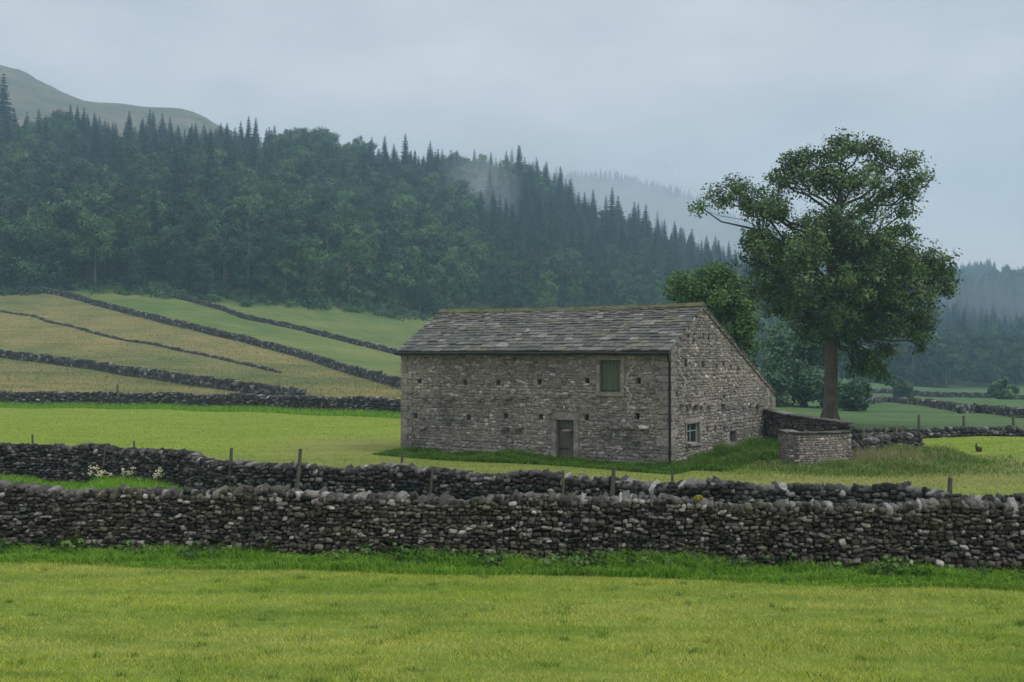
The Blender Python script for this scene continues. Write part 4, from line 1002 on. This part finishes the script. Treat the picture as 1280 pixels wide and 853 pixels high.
# named single trees: (px, Y, kind, scale, label)
SP = [(2, 455, 5, 1.62, 'very tall dark spruce at the left edge rising above the skyline'),
      (187, 512, 5, 1.18, 'tall dark spruce topping the skyline of the hillside wood, left one of a close pair'),
      (203, 515, 4, 1.22, 'tall dark spruce topping the skyline of the hillside wood, right one of a close pair'),
      (479, 545, 5, 1.16, 'leftmost tall spruce of the skyline clump above the left end of the barn'),
      (492, 548, 4, 1.1, 'second spruce from the left in the skyline clump above the left end of the barn'),
      (507, 540, 5, 1.26, 'tallest middle spruce of the skyline clump above the left end of the barn'),
      (537, 545, 5, 1.14, 'rightmost dark spruce of the skyline clump above the left end of the barn'),
      (712, 520, 5, 1.2, 'tall dark spruce standing against the mist above the barn ridge'),
      (765, 530, 5, 1.3, 'tallest dark spruce against the mist between the two ridges'),
      (806, 540, 4, 1.3, 'broad dark spruce against the mist above the right half of the barn roof'),
      (822, 560, 5, 1.0, 'slim dark spruce just right of the broad one against the mist'),
      (722, 348, 2, .98, 'pale rounded tree low in the wood just above the barn ridge'),
      (790, 352, 2, .88, 'pale rounded tree low in the wood above the right half of the barn ridge'),
      (654, 345, 2, 1.05, 'blue-green rounded tree low in the wood above the middle of the barn'),
      (345, 258, 0, .98, 'dark bushy tree at the wood edge above the top of the green pasture'),
      (95, 310, 1, 1.1, 'large dark round tree among paler ones in the left of the wood'),
      (1206, 420, 5, 1.25, 'dark conifer rising in front of the faded hill right of the big tree'),
      (1250, 430, 4, 1.2, 'dark broad conifer near the right edge of the valley wood')]
def place(o, X, Y, s, first):
    c = o.copy(); COL.objects.link(c)
    c.location = (X, Y, gz(X, Y) - .3); c.rotation_euler = (random.uniform(-.03, .03), random.uniform(-.03, .03), random.uniform(0, 6.28)); c.scale = (s * random.uniform(.9, 1.1),) * 2 + (s,)
    return c
taken = []
for px, Y, k, s, lab in SP:
    X = (px - 640) / FOC * Y; c = place(KINDS[k], X, Y, s, None); tag(c, lab, 'tree'); taken.append((X, Y))
# left-edge tree and pale stemmed trees with trunk and crown of their own
round_tree(38, 283, 246, 112, 'dark dense round tree at the left edge just above the hill pasture', 'leaf_far', 'broadleaf_tree', leafs=.62, cl=17, n=26, low=.1)
def stem_tree(px, py_b, py_t, w, lab, leaf='leaf_pale'):
    p = seen(px, py_b); Y = p[1]; H = (py_b - py_t) / FOC * Y; W = w / FOC * Y / 2; B_ = []
    for k in range(15):
        th = random.uniform(0, 6.28); v = random.uniform(.42, .95); q_ = math.sqrt(random.random()) * .8; B_.append((W * q_ * math.cos(th), W * q_ * math.sin(th), H * v, W * random.uniform(.3, .45), 1))
    big_tree('birch_tree', p, [(0, 0, -.5, .3), (.1, 0, H * .3, .24), (0, 0, H * .6, .17), (0, 0, H * .85, .06)], B_, None, lab, leaf, 10, .6, 9, 1.0, 'bark_far', .6, .09, twigs=False)
stem_tree(118, 361, 268, 52, 'tree with a pale slender bare stem at the wood edge above the pasture wall')
stem_tree(166, 352, 262, 46, 'slim tree with twin pale stems inside the left wood edge')
stem_tree(86, 340, 262, 50, 'tree with spreading pale limbs between dark trees at the left wood edge', 'leaf_far')
# the rest: the largest-looking ones as single trees, the others as one wood
cand = [c for c in cand if all((c[0] - x) ** 2 + (c[1] - y) ** 2 > 9 for x, y in taken)]
def zone(a): return 'far left part' if a < 180 else 'left part' if a < 460 else 'part behind the barn' if a < 940 else 'part right of the barn'
def cls(k): return {2: 'pale green', 6: 'olive green', 7: 'small dark'}.get(k, 'dark green')
single, rest = [], []
for kinds, lim, floor_ in ((range(NB), 275, .62), (range(NB, 8), 285, .5)):
    L_ = sorted([c for c in cand if c[2] in kinds and -25 < c[4] < 1305], key=lambda c: c[1] - (60 if c[5] > .9 and c[5] < 1.5 else 0)); single += L_[:lim]; rest += L_[lim:]
rest += [c for c in cand if not (-25 < c[4] < 1305)]
for X, Y, k, s, a, t in single:
    c = place(KINDS[k], X, Y, s, None); kind = 'broadleaf tree' if k < NB else 'conifer'
    row = 'lower rows' if t < .25 else 'middle slope' if t < .7 else 'top rows'
    lab = f'{cls(k)} {kind} in the {row} of the wood, {zone(a)}'
    tag(c, lab, 'tree', f'{cls(k)} {kind}s in the {row} of the wood, {zone(a)}')
wv = np.array([(X, Y, gz(X, Y) - .4) for X, Y, *_ in rest])
me = bpy.data.meshes.new('forest'); me.vertices.add(len(wv)); me.vertices.foreach_set('co', wv.astype(np.float32).ravel())
for nm, ty, dat in (('kind', 'INT', [r[2] for r in rest]), ('size', 'FLOAT', [r[3] for r in rest]), ('turn', 'FLOAT', rng.uniform(0, 6.28, len(rest)))):
    a_ = me.attributes.new(nm, ty, 'POINT'); a_.data.foreach_set('value', np.array(dat, np.int32 if ty == 'INT' else np.float32))
forest = bpy.data.objects.new('forest', me); COL.objects.link(forest); tag(forest, 'misty mass of trees covering the hillside', 'forest', kind='stuff')
ng = bpy.data.node_groups.new('forest', 'GeometryNodeTree'); ng.interface.new_socket('Geometry', in_out='INPUT', socket_type='NodeSocketGeometry'); ng.interface.new_socket('Geometry', in_out='OUTPUT', socket_type='NodeSocketGeometry')
gi = ng.nodes.new('NodeGroupInput'); go_ = ng.nodes.new('NodeGroupOutput'); jn = ng.nodes.new('GeometryNodeJoinGeometry')
def named(nm, ty):
    n = ng.nodes.new('GeometryNodeInputNamedAttribute'); n.data_type = ty; n.inputs['Name'].default_value = nm; return [o for o in n.outputs if o.enabled][0]
ak, as_, atn = named('kind', 'INT'), named('size', 'FLOAT'), named('turn', 'FLOAT')
cx = ng.nodes.new('ShaderNodeCombineXYZ'); ng.links.new(atn, cx.inputs['Z'])
for k, o in enumerate(KINDS):
    sp_ = ng.nodes.new('GeometryNodeInstanceOnPoints'); cmp = ng.nodes.new('FunctionNodeCompare'); cmp.data_type = 'INT'; cmp.operation = 'EQUAL'
    ii = [s for s in cmp.inputs if s.enabled]; ng.links.new(ak, ii[0]); ii[1].default_value = k
    oi = ng.nodes.new('GeometryNodeObjectInfo'); oi.inputs['Object'].default_value = o; oi.inputs['As Instance'].default_value = True
    ng.links.new(gi.outputs[0], sp_.inputs['Points']); ng.links.new(cmp.outputs[0], sp_.inputs['Selection']); ng.links.new(oi.outputs['Geometry'], sp_.inputs['Instance'])
    ng.links.new(cx.outputs[0], sp_.inputs['Rotation']); ng.links.new(as_, sp_.inputs['Scale']); ng.links.new(sp_.outputs[0], jn.inputs[0])
ng.links.new(jn.outputs[0], go_.inputs[0])
md = forest.modifiers.new('trees', 'NODES'); md.node_group = ng
# the source trees themselves stand in the wood, too
for k, o in enumerate(KINDS):
    X, Y, _, s, a, t = single[5 + k * 3]
    px = 60 + k * 40; Y = 285 + 10 * k; X = (px - 640) / FOC * Y; o.location = (X, Y, gz(X, Y) - .3); 
    tag(o, f'{cls(k)} {"broadleaf tree" if k < NB else "conifer"} in the {"lower rows" if k < 4 else "middle slope"} of the wood, {zone(px)}', 'tree', f'{cls(k)} {"broadleaf tree" if k < NB else "conifer"}s in the {"lower rows" if k < 4 else "middle slope"} of the wood, {zone(px)}')
print('trees', len(single), len(rest))

# ------------------------------------------------------------------ grass
def blades(name, P_, h, w, m, lean=.35, two=False, label=None, kind='stuff', mb=None):
    n = len(P_); z = ground(P_[:, 0], P_[:, 1]); b_ = np.stack([P_[:, 0], P_[:, 1], z - .01], 1); h = np.broadcast_to(h, (n,)); a = rng.uniform(0, 6.28, n); sd = np.stack([np.cos(a), np.sin(a), np.zeros(n)], 1) * (w * rng.uniform(.6, 1.3, n))[:, None] / 2
    ln = rng.normal(0, lean, (n, 2)); mb = mb or MB()
    tip = b_ + np.stack([ln[:, 0] * h, ln[:, 1] * h, h], 1)
    if not two:
        V = np.stack([b_ - sd, b_ + sd, tip], 1); mb.add(V.reshape(-1, 3), np.arange(n * 3).reshape(-1, 3))
    else:
        md_ = b_ + np.stack([ln[:, 0] * h * .3, ln[:, 1] * h * .3, h * .58], 1); V = np.stack([b_ - sd, b_ + sd, md_ + sd * .8, md_ - sd * .8, tip - np.array([0, 0, .12]) * h[:, None]], 1)
        i = np.arange(n)[:, None] * 5; mb.add(V.reshape(-1, 3), i + np.array([[0, 1, 2, 3]])); 
        mb.f.append(np.concatenate([i + np.array([[3, 2, 4]])]) + mb.n - n * 5); mb.m.append(np.zeros(n)); mb.sm.append(np.zeros(n, bool))
    o = mb.build(name, M[m]) if name else None
    if o: tag(o, label, 'grass', kind=kind)
    return o
# the mown foreground field
n = 330000; u = rng.random(n); Y = 11.5 + (25.5 - 11.5) * u ** 1.25; X = rng.uniform(-.56, .56, n) * (Y + 2)
fy = np.interp(X, fw[:, 0], fw[:, 1]) - .45 - .8; k = Y < fy - rng.random(n) * .2; P_ = np.stack([X, Y], 1)[k]
clump = np.array(hashn(P_[:, 0], P_[:, 1], .8)) * .6 + np.array(hashn(P_[:, 0] + 7, P_[:, 1], .23)) * .4
hh = .035 + .055 * clump * rng.uniform(.5, 1.3, len(P_))
blades('mown_grass', P_, hh, .011, 'mown', .6, label='short yellow-green mown grass of the foreground field')
# undergrowth along the lower edge of the wood, weeds in the verge
ub = MB(); n = 420; px = rng.uniform(-80, 540, n); Yb = np.interp(px, WB_PX, WB_Y) + rng.uniform(-5, 7, n); Xb = (px - 640) / FOC * Yb
for x, y in zip(Xb, Yb):
    h_ = random.uniform(.5, 1.9); k = random.randint(3, 7); ib = in_ball(k, .3); leaves(ub, np.array([x, y, gz(x, y) + h_ * .4]) + ib * np.array([h_ * 1.3, h_ * 1.3, h_ * .6]), 9, .35, .5, out=ib)
tag(ub.build('undergrowth', M['leaf_far']), 'dark scrubby undergrowth along the lower edge of the hillside wood', 'undergrowth', kind='stuff')
vb = MB(); s_ = rng.uniform(0, fpath.len, 90); d_ = rng.uniform(.3, .95, 90)
for s0, d0_ in zip(s_, d_):
    p = fpath.xy(s0); t = fpath.tan(s0); c = p + np.array([t[1], -t[0]]) * d0_; k = random.randint(4, 9); ib = in_ball(k, .2); leaves(vb, np.array([*c, gz(*c) + .2]) + ib * np.array([.26, .2, .16]), 6, .06, .11, out=ib)
tag(vb.build('verge_weeds', M['leaf_bright']), 'broad-leaved weeds dotted through the grass at the foot of the nearest wall', 'weeds', kind='stuff')
T_ = rng.random((260, 2)); ty = 12 + 10.5 * T_[:, 1]; tx = (T_[:, 0] - .5) * 1.06 * (ty + 1); tc_ = np.repeat(np.stack([tx, ty], 1), 34, 0) + rng.normal(0, 1, (260 * 34, 2)) * np.repeat(rng.uniform(.03, .13, 260), 34)[:, None] * np.array([1.6, 1])
blades('grass_tufts', tc_, .05 + .07 * rng.random(len(tc_)), .012, 'barn_grass', .5, label='scattered darker grass tufts left standing in the mown foreground field')
# lush strip at the foot of the nearest wall
n = 48000; s = rng.uniform(0, fpath.len, n); d = .28 + (.95 + .55 * hashn(s, s * .3, 1.9)) * rng.random(n) ** 1.1; p = fpath.xy(s); t = fpath.tan(s); nn = np.stack([t[:, 1], -t[:, 0]], -1); P_ = p + nn * d[:, None]
tuft = hashn(s, d * 3, .7) * .5 + hashn(s + 30, d, 2.3) * .5
hh = (.10 + .36 * tuft ** 1.5 * rng.uniform(.5, 1.4, n)) * np.interp(d, [.2, .8, 1.5], [1.15, .9, .5])
blades('verge_grass', P_, hh, .022, 'lush', .6, True, 'lush dark green grass along the foot of the nearest wall')
# broad-leaved clumps in the strip
# between the two near walls
n = 26000; s = rng.uniform(0, spath.len, n); d = .3 + 1.5 * rng.random(n); p = spath.xy(s); t = spath.tan(s); nn = np.stack([t[:, 1], -t[:, 0]], -1); P_ = p + nn * d[:, None]
pxs = 640 + FOC * P_[:, 0] / P_[:, 1]; amt = np.interp(pxs, [-100, 0, 40, 60, 110, 130, 200, 255, 300, 700], [.8, .8, .7, .3, .4, 1.1, 1.2, .9, .5, .4])
k = P_[:, 1] > np.interp(P_[:, 0], fw[:, 0], fw[:, 1]) + .5
blades('rough_grass', P_[k], ((.2 + .32 * rng.random(n)) * amt)[k], .026, 'lush', .35, True, 'long green grass growing between the two near walls')
# foot of the meadow wall
n = 26000; s = rng.uniform(0, mpath.len, n); d = .25 + 2.6 * rng.random(n) ** 1.6; p = mpath.xy(s); t = mpath.tan(s); nn = np.stack([t[:, 1], -t[:, 0]], -1); P_ = p + nn * d[:, None]
blades('rough_grass', P_, (.22 + .4 * rng.random(n)) * np.interp(d, [0, 2.8], [1, .5]), .05, 'lush', .4, True, 'dark green grass along the foot of the meadow wall')
# about the barn: along the front, in the corner by the gable and round the pen
gb = MB(); 
def band(x0, x1, d0, d1, n, hfun, axis='f', w=.03, m='lush', lab='', lean=.35):
    a = rng.uniform(x0, x1, n); d = d0 + (d1 - d0) * rng.random(n) ** 1.3
    loc = np.stack([a, -d], 1) if axis == 'f' else np.stack([d, a], 1)
    P_ = np.array([BX, BY]) + loc[:, :1] * e1 + loc[:, 1:] * e2
    return P_, hfun(a, d)
P1, h1 = band(-LEN - .4, .9, .1, 1.7, 26000, lambda a, d: (.12 + .38 * hashn(a, d * 2, 1.1) * rng.uniform(.4, 1.2, len(a))) * np.interp(a, [-13.2, -12.2, -5.5, -4.4, -3.4, 0], [.25, 1.1, 1.1, .6, .75, .8]) * np.interp(d, [0, 1.9], [1.1, .55]))
P2, h2 = band(0, 10.5, .1, 2.2, 26000, lambda a, d: (.14 + .5 * hashn(a, d * 2, 1.0) * rng.uniform(.4, 1.2, len(a))) * np.interp(a, [0, 2.5, 4, 10], [.7, .9, 1.5, 1.6]), 'g')
blades('rough_grass', np.concatenate([P1, P2]), np.concatenate([h1, h2]), .032, 'barn_grass', .4, True, 'green grass and nettles along the foot of the barn walls')
n = 42000; X = rng.uniform(7.5, 20.5, n); Y = rng.uniform(38.6, 46.5, n)
dens = np.exp(-((X - 13) / 4.2) ** 2 - ((Y - 41.6) / 2.0) ** 2) + np.exp(-((X - 16.5) / 2.4) ** 2 - ((Y - 44.4) / 1.5) ** 2); k = rng.random(n) < dens * 1.1
P_ = np.stack([X, Y], 1)[k]; hh = (.16 + .42 * hashn(P_[:, 0], P_[:, 1], .9) * rng.uniform(.4, 1.2, len(P_))) * np.clip(dens[k] * 1.3, .35, 1)
blades('rough_grass', P_, hh, .034, 'rough_grass', .4, True, 'tall tussocky grass around the stone pen and the curving wall')
n = 1000; X = rng.normal(13.9, .9, n); Y = rng.normal(43.0, .8, n); k = (Y < 44.3) & (X > 12.9); P_ = np.stack([X, Y], 1)[k]
blades('seed_grass', P_, .45 + .35 * rng.random(len(P_)), .02, 'seed_grass', .3, True, 'pale seeding grass stems beside the stone pen')
# meadow beyond: sparse short sward so the field is not a bare sheet
n = 150000; Y = 27 + 62 * rng.random(n) ** 1.1; X = rng.uniform(-.5, .52, n) * Y
keep = (Y > np.interp(X, sw[:, 0], sw[:, 1]) + .5) & (Y < np.interp(640 + FOC * X / Y, W3_px, W3_Y) - 1)
L_ = np.stack([X - BX, Y - BY], 1); lx, ly = L_ @ e1, L_ @ e2; keep &= ~((lx > -LEN - .3) & (lx < .3) & (ly > -.2) & (ly < DEP + .3)); keep &= ~((Y > 57.3) & (X > 15))
P_ = np.stack([X, Y], 1)[keep]; st_ = np.exp(-((P_[:, 0] + 7.4) / 4.0) ** 2 - ((P_[:, 1] - 52) / 7.) ** 2) + np.exp(-((P_[:, 0] - 18.6) / 3.2) ** 2 - ((P_[:, 1] - 42.3) / 4.2) ** 2)
P_ = P_[rng.random(len(P_)) > st_ * .9]
blades('meadow_grass', P_, .04 + .05 * rng.random(len(P_)),   .03, 'meadow', .6, label='short bright green grass of the meadow in front of the barn')
# tussocks on the tan hill pasture
n = 90000; px = rng.uniform(-60, 640, n); Y = 80 + 180 * rng.random(n) ** 1.0; X = (px - 640) / FOC * Y
k = (Y > np.interp(px, W3_px, W3_Y) + 1.2) & (Y < np.interp(px, WA_px, WA_Y) - .5); P_ = np.stack([X, Y], 1)[k]
hs_ = hashn(P_[:, 0], P_[:, 1], 5) * .6 + hashn(P_[:, 0], P_[:, 1], 1.6) * .4
M['tan_grass'] = grass_mat('tan pasture grass', (.105, .118, .04), (.205, .192, .08), (.24, .215, .10), .4, .06)
blades('pasture_grass', P_, (.08 + .2 * rng.random(len(P_))) * (.4 + hs_), .07, 'tan_grass', .6, label='rough tan seeding grass of the hill pasture')

# ------------------------------------------------------------------ air, sky, light, camera
hz = MB(); hz.box((-2150, -75, -12), (2250, 2060, 345)); hm, nt = mat('haze'); v = N(nt, 'ShaderNodeVolumePrincipled')
v.inputs['Color'].default_value = (.50, .79, 1.0, 1); v.inputs['Density'].default_value = .00048; v.inputs['Anisotropy'].default_value = .0
o = N(nt, 'ShaderNodeOutputMaterial'); L(nt, v.outputs[0], o.inputs['Volume']); hm.volume_intersection_method = 'FAST' if hasattr(hm, 'volume_intersection_method') else None
tag(hz.build('haze', hm), 'thin grey-blue rain haze filling the valley', 'haze', kind='stuff')

def mist(px, Y, py, w_, d_, h_, dens):
    """a low drifting bank of mist, thick in its middle and thinning to nothing at its edge"""
    X = (px - 640) / FOC * Y; z = EYE + (HZ - py) / FOC * Y; mb = MB(); v0, f0 = RB[3]
    sph = v0 / np.linalg.norm(v0, axis=1)[:, None]; mb.add(sph * np.array([w_, d_, h_]) * 1.08, f0, 0, True)
    m, nt = mat('mist'); P = objco(nt); mp = N(nt, 'ShaderNodeMapping'); mp.inputs['Scale'].default_value = (1 / w_, 1 / d_, 1 / h_); L(nt, P, mp.inputs['Vector'])
    ln = N(nt, 'ShaderNodeVectorMath', operation='LENGTH'); L(nt, mp.outputs[0], ln.inputs[0])
    n = noise(nt, P, .022, 3, .6)
    f = smooth(nt, math_(nt, 'ADD', ln.outputs['Value'], math_(nt, 'MULTIPLY', n, .9)), 1.35, .55)
    v = N(nt, 'ShaderNodeVolumePrincipled'); v.inputs['Color'].default_value = (.86, .93, 1, 1); L(nt, math_(nt, 'MULTIPLY', f, dens), v.inputs['Density'])
    o = N(nt, 'ShaderNodeOutputMaterial'); L(nt, v.outputs[0], o.inputs['Volume'])
    o = mb.build('mist', m, None, (X, Y, z)); tag(o, 'pale bank of mist drifting between the wooded ridges', 'mist', kind='stuff')
mist(800, 900, 285, 210, 130, 75, .0065)
mist(830, 1340, 262, 330, 120, 70, .0028)
mist(600, 480, 272, 26, 45, 40, .018)
mist(655, 612, 202, 75, 50, 34, .012)
mist(760, 600, 258, 80, 45, 34, .015)
mist(905, 700, 320, 110, 80, 42, .008)
mist(1230, 620, 380, 110, 80, 30, .0025)
SUN_EL, SUN_AZ = math.radians(52), math.radians(55)          # sun behind cloud, up to the right and behind the camera
w = bpy.data.worlds.new('World'); S.world = w; w.use_nodes = True; nt = w.node_tree; nt.nodes.clear()
sky = N(nt, 'ShaderNodeTexSky', sky_type='NISHITA', sun_disc=False, sun_elevation=SUN_EL, sun_rotation=math.pi - SUN_AZ, dust_density=4.0)
tc = N(nt, 'ShaderNodeTexCoord').outputs['Generated']; sp_ = N(nt, 'ShaderNodeSeparateXYZ'); L(nt, tc, sp_.inputs[0])
zf = math_(nt, 'MAXIMUM', sp_.outputs['Z'], 0.0)
grey = ramp(nt, zf, [(0, (8.8, 8.1, 7.8)), (.10, (8.0, 7.5, 7.4)), (.35, (7.3, 7.3, 7.65)), (1, (16.2, 16.2, 16.4))])
mp = N(nt, 'ShaderNodeMapping'); mp.inputs['Scale'].default_value = (1, 1, 2.6); L(nt, tc, mp.inputs['Vector'])
cl = noise(nt, mp.outputs[0], 2.6, 7, .55)
cl2 = noise(nt, mp.outputs[0], 7.0, 5, .5)
cld = ramp(nt, math_(nt, 'ADD', math_(nt, 'MULTIPLY', cl, .75), math_(nt, 'MULTIPLY', cl2, .25)), [(.36, (.78, .80, .84)), (.64, (1.16, 1.145, 1.13))])
col_ = mix(nt, .90, sky.outputs[0], mix(nt, 1.0, grey, cld, 'MULTIPLY'))
bg = N(nt, 'ShaderNodeBackground'); bg.inputs['Strength'].default_value = .1; L(nt, col_, bg.inputs['Color'])
ow = N(nt, 'ShaderNodeOutputWorld'); L(nt, bg.outputs[0], ow.inputs['Surface'])
sl = bpy.data.lights.new('sun', 'SUN'); sl.energy = 1.5; sl.angle = math.radians(14); sl.color = (1, .96, .9); so = bpy.data.objects.new('sun', sl); COL.objects.link(so)
dv = Vector((math.sin(SUN_AZ) * math.cos(SUN_EL), -math.cos(SUN_AZ) * math.cos(SUN_EL), math.sin(SUN_EL))); so.rotation_euler = dv.to_track_quat('Z', 'Y').to_euler(); so.location = (30, -30, 60)

cam = bpy.data.cameras.new('camera'); co = bpy.data.objects.new('camera', cam); COL.objects.link(co); S.camera = co
cam.sensor_width = 36; cam.lens = FOC / 1280 * 36; cam.clip_end = 6000; cam.clip_start = .1
co.location = (0, 0, EYE); co.rotation_euler = (math.pi / 2 + math.atan((HZ - 426.5) / FOC), 0, 0)
S.view_settings.view_transform = 'Standard'; S.view_settings.look = 'None'; S.view_settings.gamma = 1; S.view_settings.exposure = 0
S.render.engine = 'CYCLES'; S.cycles.volume_bounces = 1; S.cycles.max_bounces = 6; S.cycles.diffuse_bounces = 3; S.cycles.transmission_bounces = 4
S.cycles.use_denoising = True
